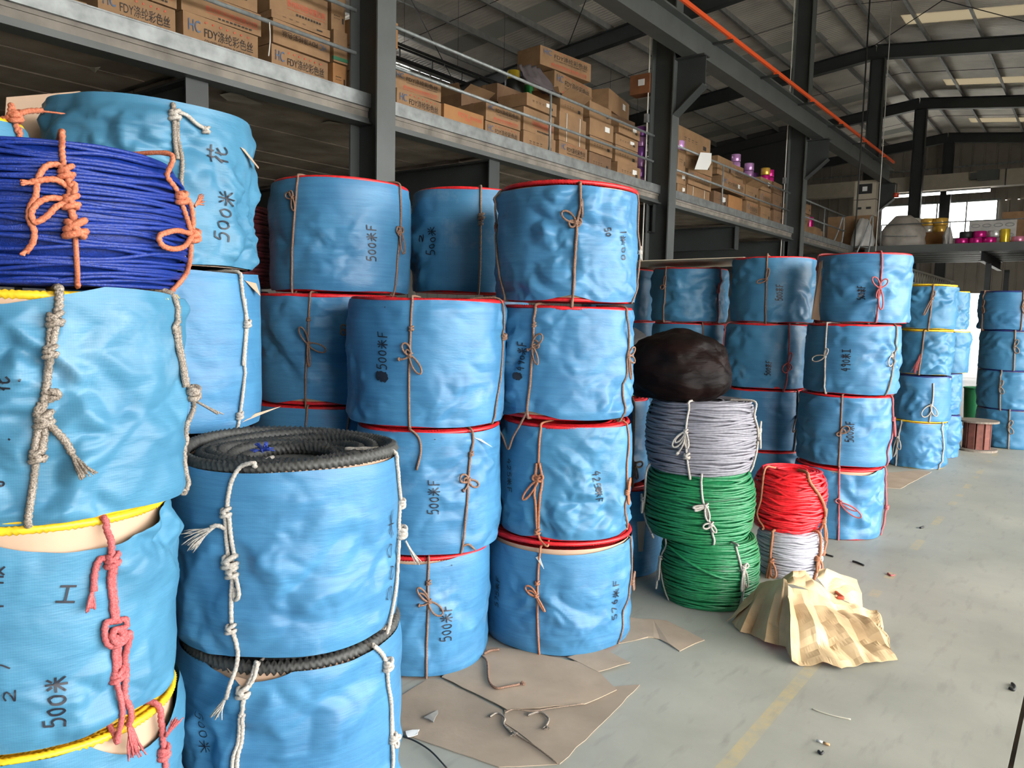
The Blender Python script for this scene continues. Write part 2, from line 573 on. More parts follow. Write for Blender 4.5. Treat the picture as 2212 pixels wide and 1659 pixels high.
# roof
def roof_material():
    m = mat('silver_roof_insulation', (0.80, 0.74, 0.665), 0.40, metal=0.2, var=0.22, vscale=0.8)
    nt = m.node_tree
    tc = nt.nodes.new('ShaderNodeTexCoord')
    wv = nt.nodes.new('ShaderNodeTexWave'); wv.bands_direction = 'Y'
    wv.inputs['Scale'].default_value = 2.6
    wv.inputs['Distortion'].default_value = 0.6
    nt.links.new(tc.outputs['Object'], wv.inputs['Vector'])
    bp = nt.nodes.new('ShaderNodeBump'); bp.inputs['Strength'].default_value = 0.35; bp.inputs['Distance'].default_value = 0.04
    nt.links.new(wv.outputs['Fac'], bp.inputs['Height'])
    nt.links.new(bp.outputs['Normal'], nt.nodes['Principled BSDF'].inputs['Normal'])
    return m


M_ROOF = roof_material()
M_SKYD = mat('opaque_dim_roof_panel', (0.42, 0.42, 0.38), 0.5)  # left slope panels: dimness put into an opaque grey that passes no daylight
M_SKY = bpy.data.materials.new('translucent_roof_sheet'); M_SKY.use_nodes = True
nt = M_SKY.node_tree
tr = nt.nodes.new('ShaderNodeBsdfTranslucent'); tr.inputs[0].default_value = (0.17, 0.155, 0.125, 1)
nt.links.new(tr.outputs[0], nt.nodes['Material Output'].inputs[0])
# skylight strips run down the slope at a few places: (y0, y1, side)
SKY = [(y, y + 0.75, sd) for sd in (-1, 1) for y in (-4.4, 1.7, 8.0, 14.6, 21.2, 27.4, 33.0)]


def slab_pts(x0, x1, y0, y1, t=0.06):
    P = [(x0, y0, roof_z(x0)), (x1, y0, roof_z(x1)), (x1, y1, roof_z(x1)), (x0, y1, roof_z(x0))]
    return P + [(p[0], p[1], p[2] + t) for p in P]


BF = [(0, 3, 2, 1), (4, 5, 6, 7), (0, 1, 5, 4), (1, 2, 6, 5), (2, 3, 7, 6), (3, 0, 4, 7)]
mb = MB()
for side in (-1, 1):
    xa, xb = (LEFT_X, RIDGE_X) if side < 0 else (RIDGE_X, RIGHT_X + 0.8)
    xm0, xm1 = (xa + 1.5, xb - 1.0) if side < 0 else (xa + 0.9, xa + 6.0)
    ys = BACK_Y
    for (a, b_, s) in sorted(k for k in SKY if k[2] == side):
        mb.add(slab_pts(xa, xb, ys, a), BF)
        mb.add(slab_pts(xa, xm0, a, b_), BF)
        mb.add(slab_pts(xm1, xb, a, b_), BF)
        ys = b_
    mb.add(slab_pts(xa, xb, ys, END_Y), BF)
ceiling = struct(mb.build('ceiling', M_ROOF), 'low pitched sheet metal roof seen from below', 'roof')
for (a, b_, s) in SKY:
    xm0, xm1 = (LEFT_X + 1.5, RIDGE_X - 1.0) if s < 0 else (RIDGE_X + 0.9, RIDGE_X + 6.0)
    mb = MB(); mb.add(slab_pts(xm0, xm1, a, b_, 0.004), BF); mb.build('skylight_panel', M_SKY if s > 0 else M_SKYD, ceiling)
# purlins
M_PURL = mat('galvanised_purlin', (0.30, 0.30, 0.285), 0.5, metal=0.3, var=0.15)
for x in (-14.9, -13.7, -12.5, -11.3, -10.1, -8.9, -7.7, -6.5, -5.75, -5.15, -4.2, -3.0, -1.8, -0.6, 0.6, 1.8, 3.0, 4.2, 5.4):
    mb = MB()
    z = roof_z(x)
    mb.box((x, (BACK_Y + END_Y) / 2, z - 0.09), (0.012, END_Y - BACK_Y, 0.17))
    mb.box((x + 0.03, (BACK_Y + END_Y) / 2, z - 0.17), (0.06, END_Y - BACK_Y, 0.012))
    mb.build('purlin', M_PURL, ceiling)


def ibeam(mb, p0, p1, h, b_, tf=0.018, tw=0.012, up=(0, 0, 1)):
    """I section between two points, centred on the line"""
    p0, p1 = np.array(p0, float), np.array(p1, float)
    d = p1 - p0
    L_ = np.linalg.norm(d); d /= L_
    u = np.array(up, float); u -= d * (u @ d); u /= np.linalg.norm(u)
    s = np.cross(d, u)

    def slab(uo, us, ss):
        P = []
        for q in (p0, p1):
            for (a, c) in ((-1, -1), (1, -1), (1, 1), (-1, 1)):
                P.append(q + u * (uo + a * us / 2) + s * (c * ss / 2))
        mb.add(P, [(0, 1, 2, 3), (7, 6, 5, 4), (0, 4, 5, 1), (1, 5, 6, 2), (2, 6, 7, 3), (3, 7, 4, 0)])
    slab(h / 2 - tf / 2, tf, b_)
    slab(-h / 2 + tf / 2, tf, b_)
    slab(0, h - 2 * tf, tw)


for y in YCOL[1:]:
    mb = MB()
    ibeam(mb, (RIDGE_X, y, roof_z(RIDGE_X) - 0.36), (LEFT_X, y, roof_z(LEFT_X) - 0.36), 0.36, 0.2)
    ibeam(mb, (RIDGE_X, y, roof_z(RIDGE_X) - 0.36), (RIGHT_X, y, roof_z(RIGHT_X) - 0.36), 0.36, 0.2)
    mb.build('rafter', M_STEEL, ceiling)
# sag rods and diagonal bracing
for y in (7.7, 13.6, 19.8, 26, 32):
    mb = MB(); mb.tube([(LEFT_X + .3, y, roof_z(LEFT_X + .3) - 0.12), (RIDGE_X, y, roof_z(RIDGE_X) - 0.12)], 0.008, 5)
    mb.tube([(RIDGE_X, y, roof_z(RIDGE_X) - 0.12), (RIGHT_X, y, roof_z(RIGHT_X) - 0.12)], 0.008, 5)
    mb.build('sag_rod', M_DARK, ceiling)
for (x0, y0, x1, y1) in ((-5.6, 16.7, -1.2, 22.9), (-1.2, 16.7, -5.6, 22.9), (-5.6, 10.55, -11.3, 16.7), (-11.3, 4.85, -5.6, 10.55), (-11.3, 10.55, -15.0, 16.7)):
    mb = MB(); mb.tube([(x0, y0, roof_z(x0) - 0.2), (x1, y1, roof_z(x1) - 0.2)], 0.011, 5); mb.build('brace_rod', M_DARK, ceiling)

# columns
COLX = -5.38          # middle of the column section
WHERE = ['behind the camera', 'in front of the first mezzanine bay', 'between the two long carton bays', 'past the second carton bay', 'carrying the electrical cabinet', 'in front of the end wall window', 'standing against the end wall']
for i, y in enumerate(YCOL):
    if i == 0:
        continue
    t = empty('steel_column', (COLX, y, 0))
    tag(t, 'dark grey steel column ' + WHERE[i], 'column', kind='structure')
    hh = roof_z(COLX) - 0.5
    mb = MB(); mb.box((0, 0, hh / 2), (0.33, 0.012, hh)); mb.build('web', M_STEEL, t)  # shade of the recess put into the colour, darker than the near flanges
    for sx in (-1, 1):
        mb = MB(); mb.box((sx * 0.175, 0, hh / 2), (0.018, 0.22, hh)); mb.build('flange', M_STEEL2 if i < 4 else M_STEEL, t)
    if i < 5:
        # corbel for the crane runway
        c = MB()
        zt = 5.23
        for dy in (0,):
            P = [(0.18, -0.008, zt - 0.75), (0.62, -0.008, zt - 0.38), (0.62, -0.008, zt), (0.18, -0.008, zt)]
            P += [(p[0], 0.008, p[2]) for p in P]
            c.add(P, [(0, 1, 2, 3), (7, 6, 5, 4), (0, 4, 5, 1), (1, 5, 6, 2), (2, 6, 7, 3), (3, 7, 4, 0)])
        c.box((0.4, 0, zt + 0.008), (0.46, 0.2, 0.018))
        P = [(0.18, -0.1, zt - 0.76), (0.62, -0.1, zt - 0.39), (0.62, 0.1, zt - 0.39), (0.18, 0.1, zt - 0.76)]
        c.add(P + [(p[0], p[1], p[2] - 0.016) for p in P], [(0, 1, 2, 3), (7, 6, 5, 4), (0, 4, 5, 1), (1, 5, 6, 2), (2, 6, 7, 3), (3, 7, 4, 0)])
        c.build('corbel', M_STEEL, t)
    if i in (2, 3):
        c = MB()
        c.tube(smooth_path([(-0.21, -0.13, 2.3), (-0.21, -0.13, 5.0), (-0.205, -0.13, 6.8), (-0.21, -0.12, 8.2)], 4), 0.010, 6)
        cc = c.build('conduit', M_STRAP, t)
        c = MB(); c.box((-0.21, -0.15, 4.45), (0.06, 0.06, 0.12)); c.build('junction_box', M_GALV, cc)

# mezzanine -------------------------------------------------------------
MEZX = -5.4
MY0, MY1 = -3.0, 21.6
deckm = MB(); deckm.box(((LEFT_X + MEZX - 0.02) / 2, (MY0 + MY1) / 2, DECK - 0.07), (MEZX - 0.02 - LEFT_X, MY1 - MY0, 0.14))
mezz = struct(deckm.build('mezzanine_deck', M_CONC), 'long concrete and steel mezzanine carrying the cartons', 'mezzanine')
mb = MB(); mb.box((MEZX - 0.005, (MY0 + MY1) / 2, DECK - 0.055), (0.03, MY1 - MY0, 0.11)); mb.box((MEZX - 0.05, (MY0 + MY1) / 2, DECK + 0.004), (0.12, MY1 - MY0, 0.012))
mb.build('edge_angle', M_GALV, mezz)
mb = MB()
mb.box((MEZX - 0.045, (MY0 + MY1) / 2, 3.29), (0.03, MY1 - MY0, 0.16)); mb.build('beam_web', M_CONC, mezz)
mb = MB(); mb.box((MEZX - 0.05, (MY0 + MY1) / 2, 3.218), (0.16, MY1 - MY0, 0.018)); mb.box((MEZX - 0.025, (MY0 + MY1) / 2, 3.245), (0.02, MY1 - MY0, 0.05))
mb.build('beam_flange', M_STEEL2, mezz)
# precast planks of the soffit, laid along the bays
k = 0
x = MEZX - 0.16
while x > LEFT_X + 0.3:
    wdt = 0.5
    for (a, b_) in ((MY0, 3.12), (3.28, 6.65), (6.8, 10.4), (10.7, 13.65), (13.85, 16.5), (16.9, 21.5)):
        m_ = MB(); m_.box((x - wdt / 2, (a + b_) / 2, DECK - 0.17 + random.Random(k).uniform(-0.008, 0.008)), (wdt - 0.02, b_ - a, 0.06)); m_.build('plank', M_SOFFIT, mezz); k += 1
    x -= wdt
for y in (3.2, 6.7, 10.55, 13.75, 16.7, 20.5, -1.0):
    mb = MB()
    ibeam(mb, (MEZX - 0.06, y, 3.0), (LEFT_X + 0.1, y, 3.0), 0.42, 0.18)
    mb.box((MEZX - 0.06, y, 3.0), (0.014, 0.18, 0.42))
    mb.build('cross_beam', M_STEEL, mezz)
    mb = MB(); mb.box((-8.6, y, 1.4), (0.2, 0.2, 2.8)); mb.build('prop', M_STEEL, mezz)

# guard rails, one per bay
for (a, b_, posts, lab) in ((-1.0, 4.72, (0.4,), 'grey pipe guard rail in front of the largest printed cartons'),
                            (4.98, 10.4, (7.75,), 'grey pipe guard rail of the bay with the tall carton pile'),
                            (10.7, 16.55, (13.0, 13.02), 'grey pipe guard rail of the bay with pink spools'),
                            (16.85, 20.9, (19.1,), 'grey pipe guard rail of the last short mezzanine bay')):
    t = empty('guard_rail', (MEZX - 0.06, (a + b_) / 2, DECK))
    tag(t, lab, 'railing', 'mezzanine guard rails')
    ym = (a + b_) / 2
    mb = MB(); mb.tube([(0, a - ym, 0.71), (0, b_ - ym, 0.71)], 0.018, 8); mb.build('top_rail', M_PIPE, t, True)
    mb = MB(); mb.tube([(0, a - ym, 0.345), (0, b_ - ym, 0.345)], 0.018, 8); mb.build('mid_rail', M_PIPE, t, True)
    for p in posts[:1] if posts[0] == 13.0 else posts:
        mb = MB(); mb.tube([(0, p - ym, 0.0), (0, p - ym, 0.71)], 0.014, 8); mb.build('post', M_PIPE, t, True)

# crane runway, conductor rail
t = empty('crane_runway', (-4.97, (0 + 23.2) / 2, 5.25)); YM = 11.6
tag(t, 'long grey crane runway beam resting on the column corbels', 'beam')
mb = MB(); ibeam(mb, (0, -2.0 - YM, 0.2), (0, 23.1 - YM, 0.2), 0.4, 0.24, 0.025); mb.build('girder', M_STEEL2, t)
mb = MB(); mb.box((0, 10.5 - YM, 0.43), (0.06, 25, 0.06)); mb.build('crane_rail', M_DARK, t)
for y in np.arange(3.2, 23.1, 2.0):
    mb = MB(); mb.box((0.17, y - YM, 0.36), (0.3, 0.05, 0.03)); mb.build('bracket', M_STEEL, t)
t = tag(empty('conductor_rail', (-4.7, 11.6, 5.68)), 'orange conductor rail running along the crane beam', 'rail')
mb = MB(); mb.box((0, -0.6, 0), (0.035, 22.6, 0.06)); mb.build('rail_body', M_ORANGE, t)
for y in np.arange(3.2, 23.1, 2.0):
    mb = MB(); mb.box((0, y - 11.6, -0.035), (0.06, 0.05, 0.04)); mb.build('clip', M_ORANGE, t)

# far bridge crane girder with hoist box and tube lamps below
M_BEIGE = mat('cream_crane_paint', (0.42, 0.37, 0.29), 0.55, var=0.06)
t = tag(empty('bridge_crane', (-3.0, 29.6, 6.0)), 'cream bridge crane girder spanning the far hall', 'crane')
mb = MB(); mb.box((0, 0, 0.22), (13.5, 0.4, 0.5)); mb.build('girder', M_BEIGE, t)
mb = MB(); mb.box((-0.35, -0.32, 0.3), (0.6, 0.3, 0.3)); mb.box((-0.75, -0.3, 0.3), (0.2, 0.2, 0.2)); mb.build('hoist_box', M_STEEL2, t)
mb = MB(); mb.box((0.12, -0.22, 0.22), (0.03, 0.05, 0.52)); mb.build('joint_plate', M_STEEL, t)
M_TUBE = bpy.data.materials.new('lit_lamp_tube'); M_TUBE.use_nodes = True
e_ = M_TUBE.node_tree.nodes['Principled BSDF']; e_.inputs['Emission Color'].default_value = (1, 0.97, 0.93, 1); e_.inputs['Emission Strength'].default_value = 6
for (a, b_, lab) in ((-6.15, -4.75, 'lit white tube lamp to the left of the far columns'), (-4.55, -3.3, 'lit white tube lamp to the right of the far columns')):
    t = tag(empty('tube_lamp', ((a + b_) / 2, 29.6, 5.872)), lab, 'lamp', 'tube lamps under the far crane')
    mb = MB(); mb.tube([(-(b_ - a) / 2, 0, 0), ((b_ - a) / 2, 0, 0)], 0.05, 8); mb.build('tube', M_TUBE, t, True)
    mb = MB(); mb.box((0, 0, 0.065), (b_ - a, 0.06, 0.06)); mb.build('fitting', M_GALV, t)

# pipes under the left roof slope
p0 = [0, 0, min(on(875, 100, 0, -11.5)[2], roof_z(-11.5) - 0.5)]
mb = MB(); mb.tube([(-11.5, 3, p0[2]), (-11.5, 22.5, p0[2])], 0.03, 8)
o = tag(mb.build('sprinkler_pipe', M_DARK, None, True), 'black pipe hung under the roof above the mezzanine', 'pipe')
for y in np.arange(6, 22, 1.6):
    mb = MB(); mb.tube([(-11.5, y, p0[2]), (-11.5, y, p0[2] - 0.1)], 0.014, 6); mb.build('nozzle', M_DARK, o)
    mb = MB(); mb.tube([(-11.5, y + .4, p0[2]), (-11.5, y + .4, roof_z(-11.5) - 0.02)], 0.005, 4); mb.build('hanger', M_DARK, o)
p0 = [0, 0, roof_z(-13.6) - 0.75]
mb = MB(); mb.tube([(-13.6, 6, p0[2]), (-13.6, 22.5, p0[2])], 0.045, 8); mb.box((-13.6, 14, p0[2] + .25), (0.03, 16, 0.05))
o = tag(mb.build('cable_tray', M_DARK, None, True), 'black cable tray close to the side wall window', 'cable tray')
for y in np.arange(6.5, 22, 1.1):
    mb = MB(); mb.box((-13.6, y, p0[2] + 0.12), (0.03, 0.03, 0.3)); mb.build('rung', M_DARK, o)

# cross mezzanine at the end of the aisle
CY = 21.6
t = struct(empty('cross_mezzanine', (0, CY, DECK)), 'far mezzanine crossing the end of the aisle', 'mezzanine')
mb = MB(); mb.box((0.5, 2.2, -0.04), (11.2, 4.4, 0.08)); mb.build('deck', M_CONC, t)
mb = MB(); mb.box((0.5, -0.02, -0.1), (11.2, 0.05, 0.2)); mb.box((0.5, -0.03, -0.18), (11.2, 0.12, 0.02)); mb.build('edge_beam', M_STEEL2, t)
for i in range(16):
    mb = MB(); mb.box((0.5, 0.2 + i * 0.27, -0.13), (11.2, 0.1, 0.07)); mb.build('deck_rib', M_STEEL2 if i % 3 else M_GALV, t)
for x in (-2.5, -1.6, 1.5, 4.5):
    mb = MB(); ibeam(mb, (x, 0.1, -0.3), (x, 4.3, -0.3), 0.25, 0.12); mb.build('joist', M_STEEL, t)
for (x, y) in ((-2.45, 1.2), (-2.3, 4.0), (1.5, 1.2), (4.5, 1.2)):
    mb = MB(); mb.box((x, y, -0.42 - (DECK - 0.42) / 2), (0.12, 0.12, DECK - 0.42)); mb.build('post', M_STEEL, t)
t = tag(empty('guard_rail', (0, CY + 0.02, DECK)), 'thin grey guard rail in front of the far spools', 'railing', 'mezzanine guard rails')
mb = MB(); mb.tube([(-4.75, 0, 0.53), (5.8, 0, 0.53)], 0.016, 6); mb.build('top_rail', M_PIPE, t, True)
mb = MB(); mb.tube([(-4.75, 0, 0.26), (-3.9, 0, 0.22)], 0.012, 6); mb.build('mid_rail', M_PIPE, t, True)
for x in (-4.75, -3.2, -1.2, 1.0, 3.2):
    mb = MB(); mb.tube([(x, 0, 0), (x, 0, 0.53)], 0.014, 6); mb.build('post', M_PIPE, t, True)
for (x, dx, lab) in ((-5.05, 0.42, 'slanted grey handrail at the top of the far stairs'), (-5.75, 0.4, 'slanted pipe at the end of the long guard rail')):
    t = tag(empty('stair_handrail', (x, CY - 0.25, DECK)), lab, 'handrail')
    mb = MB(); mb.tube(smooth_path([(-0.33, 0, -0.55), (0.0, 0, 0.35), (0.1, 0, 0.72), (0.14, 0, 0.70), (0.14, 0, 0.3), (0.05, 0, -0.5)], 5), 0.02, 6); mb.build('pipe', M_PIPE, t, True)
    mb = MB(); mb.tube([(-0.18, 0, 0.0), (0.1, 0, -0.06)], 0.013, 6); mb.build('rung', M_PIPE, t, True)
# lattice joist under the cross mezzanine
t = tag(empty('lattice_girder', (-4.45, 22, 2.75)), 'pale lattice girder under the far mezzanine', 'girder')
M_PALE = mat('pale_girder_paint', (0.42, 0.40, 0.33), 0.6)
mb = MB(); mb.box((0, 4.8, 0.26), (0.1, 9.6, 0.05)); mb.build('chord', M_PALE, t)
mb = MB(); mb.box((0, 4.8, -0.1), (0.1, 9.6, 0.05)); mb.build('chord', M_PALE, t)
mb = MB()
for i in range(24):
    y = i * 0.4
    mb.tube([(0, y, -0.08), (0, y + 0.2, 0.25)], 0.018, 5); mb.tube([(0, y + 0.2, 0.25), (0, y + 0.4, -0.08)], 0.018, 5)
o = mb.build('lacing', M_PALE, t)

# electrical cabinet on the fourth column
t = tag(empty('electrical_cabinet', (-5.42, 22.655, 4.28)), 'beige two door electrical cabinet fixed to the far column', 'cabinet')
mb = MB(); mb.box((0, 0, 0.26), (0.56, 0.25, 0.52)); mb.box((0, 0, 0.79), (0.56, 0.25, 0.5)); mb.build('body', M_BEIGE, t)
mb = MB(); mb.box((0, -0.135, 0.26), (0.5, 0.02, 0.46)); d1 = mb.build('door', M_BEIGE, t)
mb = MB(); mb.box((-0.12, -0.15, 0.3), (0.12, 0.01, 0.06)); mb.build('vent', M_DARK, d1); mb = MB(); mb.box((0.12, -0.15, 0.3), (0.12, 0.01, 0.06)); mb.build('vent', M_DARK, d1)
mb = MB(); mb.box((0, -0.135, 0.79), (0.5, 0.02, 0.44)); d2 = mb.build('door', M_BEIGE, t)
mb = MB(); mb.box((0, -0.15, 0.81), (0.36, 0.012, 0.26)); mb.build('meter_window', M_DARK, d2)
mb = MB(); mb.box((0, -0.16, 0.81), (0.12, 0.01, 0.12)); mb.build('meter', M_LABEL, d2)
# hanging cables
for (x, y, z0, r, lab) in ((-4.48, 18.0, 3.05, 0.016, 'thick dark cable hanging from the roof beside the crane beam'), (-4.4, 19.6, 3.0, 0.010, 'thin pale cable hanging from the roof beside the crane beam')):
    mb = MB(); mb.tube([(x, y, z0), (x + 0.01, y, 5), (x, y, roof_z(x) - 0.05)], r, 6)
    tag(mb.build('hanging_cable', M_DARK if r > 0.012 else M_STRAP, None, True), lab, 'cable')
# dark partition over the far left mezzanine
mb = MB(); mb.box(((LEFT_X - 9.3) / 2, 29.0, 6.1), (LEFT_X * -1 - 9.3, 0.08, 5.0))
struct(mb.build('wall_partition', mat('dark_partition', (0.06, 0.06, 0.06), 0.7)), 'dark partition at the far corner of the mezzanine', 'wall')
#PART2
# ------------------------------------------------------------------ wrapped rope barrels
GLYPH = {
    '5': (0.62, [[(.58, 1), (.2, .97)], [(.22, .97), (.14, .56), (.42, .62), (.56, .38), (.42, .06), (.05, .04)]]),
    '0': (0.6, [[(.35, .82), (.12, .65), (.08, .3), (.25, .08), (.45, .2), (.5, .55), (.38, .8), (.3, .8)]]),
    '4': (0.7, [[(.4, 1), (.08, .42), (.62, .42)], [(.46, .75), (.42, -.05)]]),
    '2': (0.62, [[(.08, .75), (.28, .95), (.48, .75), (.3, .35), (.05, .05), (.55, .08)]]),
    '9': (0.62, [[(.5, .75), (.3, .95), (.1, .72), (.28, .5), (.5, .75), (.46, .3), (.36, -.05)]]),
    '7': (0.6, [[(.08, .92), (.52, .92), (.25, 0)]]),
    '6': (0.62, [[(.42, .98), (.15, .5), (.15, .15), (.38, .05), (.5, .3), (.3, .48), (.14, .32)]]),
    'F': (0.75, [[(.12, .95), (.1, 0)], [(.1, .95), (.62, 1.0)], [(.1, .52), (.52, .55)]]),
    'I': (0.75, [[(.05, .92), (.62, .95)], [(.33, .93), (.33, .06)], [(.0, .04), (.68, .05)]]),
    'M': (1.0, [[(.0, .5), (.9, .55)], [(.45, 1.02), (.44, -.05)], [(.15, .92), (.32, .68)], [(.78, .95), (.58, .7)], [(.42, .48), (.05, .05)], [(.47, .5), (.9, .08)]]),
    'H': (1.0, [[(.0, .85), (.9, .88)], [(.3, 1.05), (.28, .7)], [(.62, 1.08), (.6, .72)], [(.35, .65), (.08, .25)], [(.2, .48), (.2, -.1)], [(.8, .55), (.45, .3)], [(.55, .62), (.55, .1), (.72, -.05), (.92, .15)]]),
    'G': (1.0, [[(.12, .95), (.08, .0)], [(.12, .95), (.4, .95), (.4, .02)], [(.12, .64), (.4, .64)], [(.12, .34), (.4, .34)], [(.55, .95), (.55, .6)], [(.55, .95), (.85, .95), (.85, .62), (.98, .62)], [(.5, .46), (.85, .46), (.5, .0)], [(.55, .35), (.95, .0)]]),
    "'": (0.3, [[(.1, 1), (.16, .7)]]),
    '*': (0.55, [[(.05, .1), (.45, .9), (.1, .8), (.5, .2), (.05, .5), (.5, .55), (.2, .95), (.3, .05), (.1, .3), (.45, .75), (.4, .1), (.15, .7)]]),
    '1': (0.3, [[(.12, .95), (.1, 0)]]),
    ' ': (0.4, []),
}


class Barrel:
    """a coil of rope wrapped in woven sheet; px limits xl, xr at row ym fix direction and size, d the distance of its near face"""
    lean = (0.0, 0.0)

    def __init__(s, name, label, xl, xr, ym, d, z0, h, wrapm, rim, cr=0.5, seed=0, group=None, rimh=0.005, droop=(), arch=(), cat='rope barrel', R=None, cover=0.0):
        s.cover = cover
        al, ar = ray(xl, ym), ray(xr, ym)
        aL, aR = math.atan2(al[0], al[1]), math.atan2(ar[0], ar[1])
        sn = math.sin((aR - aL) / 2)
        md = (aR + aL) / 2
        s.R = R or d * sn / (1 - sn)
        s.c = np.array([math.sin(md), math.cos(md)]) * (d + s.R)
        s.z0, s.h, s.seed, s.cr = z0, h, seed, cr
        s.root = empty(name, (s.c[0], s.c[1], z0))
        tag(s.root, label, cat, group)
        s.rg = random.Random(seed * 7 + 3)
        s.ph = [s.rg.uniform(0, 6.28) for _ in range(4)]
        s.droop = [(s.hit(x, y)[0], w, a) for (x, y, w, a) in droop]
        s.arch = [(s.hit(x, y)[0], w, a) for (x, y, w, a) in arch]
        s.wrap(wrapm)
        s.coil(rim, rimh)
        s.rim = rim

    def rad(s, th, z):
        """outer radius of the wrap at angle th, height z above its base"""
        t = min(1.0, max(0.0, z / s.h))
        R = s.R * (1 + 0.010 * math.cos(2 * th + s.ph[0]) + 0.008 * math.cos(3 * th + s.ph[1]))
        R *= 1 - 0.022 * max(0, (t - 0.9) / 0.1) ** 2 - 0.025 * max(0, (0.1 - t) / 0.1) ** 2
        R *= 1 + 0.010 * math.sin(math.pi * t)
        p = Vector((math.cos(th) * s.R, math.sin(th) * s.R, z * 1.15 + s.seed * 3.7))
        w = noise.noise_vector(p * 5.0)
        cr = 0.0075 * s.facet(th, z, 0.115, w, 0) + 0.0058 * s.facet(th, z, 0.055, w, 1) + 0.0045 * (abs(noise.noise(p * 14.0 + w * 2)) - 0.2)
        mask = 0.22 + 1.1 * min(1.0, max(0.0, noise.noise(p * 3.3 + Vector((4, 7, 1))) * 1.7 + 0.42))
        edge = min(1.0, (1 - t) / 0.10 + 0.3, t / 0.10 + 0.3)
        return max(s.R * 0.93, R + min(0.026, s.cr * mask * edge * cr * 2.6) + 0.004 * noise.noise(p * 3.0))

    def facet(s, th, z, c, w, o):
        """height of a crumpled sheet: random heights on a warped lattice, joined by flat facets"""
        n = max(6, round(2 * math.pi * s.R / c))
        a_ = (th / (2 * math.pi)) * n + w[0] * 0.75 + 40
        b_ = z / (c * 0.85) + w[1] * 0.75 + 40
        i, j = math.floor(a_), math.floor(b_)
        f, g = a_ - i, b_ - j

        def h(p, q):
            v = math.sin((p % n) * 127.1 + q * 311.7 + s.seed * 74.7 + o * 19.3) * 43758.5453
            return (v - math.floor(v)) * 2 - 1
        h00, h10, h01, h11 = h(i, j), h(i + 1, j), h(i, j + 1), h(i + 1, j + 1)
        if h(i * 3 + 7, j * 5 + 1) > 0:
            if f + g < 1:
                return h00 + (h10 - h00) * f + (h01 - h00) * g
            return h11 + (h01 - h11) * (1 - f) + (h10 - h11) * (1 - g)
        if f > g:
            return h00 + (h10 - h00) * f + (h11 - h10) * g
        return h00 + (h11 - h01) * f + (h01 - h00) * g

    def zlim(s, th):
        lo, hi = 0.003, s.h - 0.003 + s.cover
        lo += 0.006 * (0.5 + 0.5 * math.sin(5 * th + s.ph[2]))
        hi -= 0.006 * (0.5 + 0.5 * math.sin(4 * th + s.ph[3]))
        for (t0, w, a) in s.arch:
            dd = abs((th - t0 + math.pi) % (2 * math.pi) - math.pi)
            lo += a * max(0, 1 - dd / w)
        for (t0, w, a) in s.droop:
            dd = abs((th - t0 + math.pi) % (2 * math.pi) - math.pi)
            hi -= a * max(0, 1 - (dd / w) ** 2)
        return lo, hi

    def wrap(s, m):
        nu, nv = (230, 74) if math.hypot(*s.c) < 4.2 else (132, 44)
        V, F = [], []
        for i in range(nu):
            th = 2 * math.pi * i / nu
            lo, hi = s.zlim(th)
            ct, st = math.cos(th), math.sin(th)
            for j in range(nv):
                z = lo + (hi - lo) * j / (nv - 1)
                r = s.rad(th, z)
                V.append((r * ct, r * st, z))
        for i in range(nu):
            i2 = (i + 1) % nu
            for j in range(nv - 1):
                F.append((i * nv + j, i2 * nv + j, i2 * nv + j + 1, i * nv + j + 1))
        mb = MB(); mb.add(V, F)
        mb.build('wrapping', m, s.root, True)
        # paper liner, showing where the sheet droops from the rim or is pulled up at the foot
        V, F = [], []
        nu = 48
        dr = max([0.03] + [q[2] + 0.02 for q in s.droop])
        ar = max([0.03] + [q[2] + 0.02 for q in s.arch])
        zs = (0.003, ar, s.h - dr, s.h - 0.003)
        for i in range(nu):
            th = 2 * math.pi * i / nu
            for z in zs:
                r = s.R * (0.958 if z > s.h / 2 else 0.94) - 0.004
                V.append((r * math.cos(th), r * math.sin(th), z))
        for j in (0, 2):
            F = []
            for i in range(nu):
                i2 = (i + 1) % nu
                F.append((2 * i, 2 * i2, 2 * i2 + 1, 2 * i + 1))
            mb = MB(); mb.add([V[4 * i + j + e] for i in range(nu) for e in (0, 1)], F); mb.build('paper_liner', M_LINER, s.root, True)

    def coil(s, rim, rh):
        """rope windings seen at the top rim (and a turn at the foot)"""
        big = rim == 'black'
        near = math.hypot(*s.c) < 3.9
        rr = 0.018 if big else 0.010
        mb = MB()
        r = s.R * (0.972 if not s.cover else 0.93) - rr
        kk = 0
        rg = random.Random(s.seed)
        while r > 0.12:
            fine = near and (big or kk < 2)
            nseg = (560 if big else 300) if fine else 64
            th = np.linspace(0, 2 * math.pi, nseg, endpoint=False)
            ecc = rg.uniform(0, 0.022) if (big and kk) else 0.0
            ea = rg.uniform(0, 6.28)
            zz = s.h - rr + rh - (0.0065 * kk if big else 0.0012 * kk) + (0.007 if big else 0.003) * np.sin(2 * th + kk * 1.7 + s.ph[0])
            q = r + 0.003 * np.sin(3 * th + kk)
            mb.tube(np.stack([q * np.cos(th) + ecc * math.cos(ea), q * np.sin(th) + ecc * math.sin(ea), zz], 1), rr, 8 if big else 6, twist=360 if big else 480, lobes=3 if fine else 0, amp=0.26 if big else 0.2, closed=True)
            r -= rr * 1.85
            kk += 1
            if not big and kk > 4:
                break
        # body of the coil so that nothing shows through
        nu = 40
        V, F = [], []
        for i in range(nu):
            th = 2 * math.pi * i / nu
            for (q, z) in ((0.11, 0.01), (s.R * 0.90, 0.006), (s.R * 0.90, s.h - 0.022), (0.11, s.h - 0.05)):
                V.append((q * math.cos(th), q * math.sin(th), z))
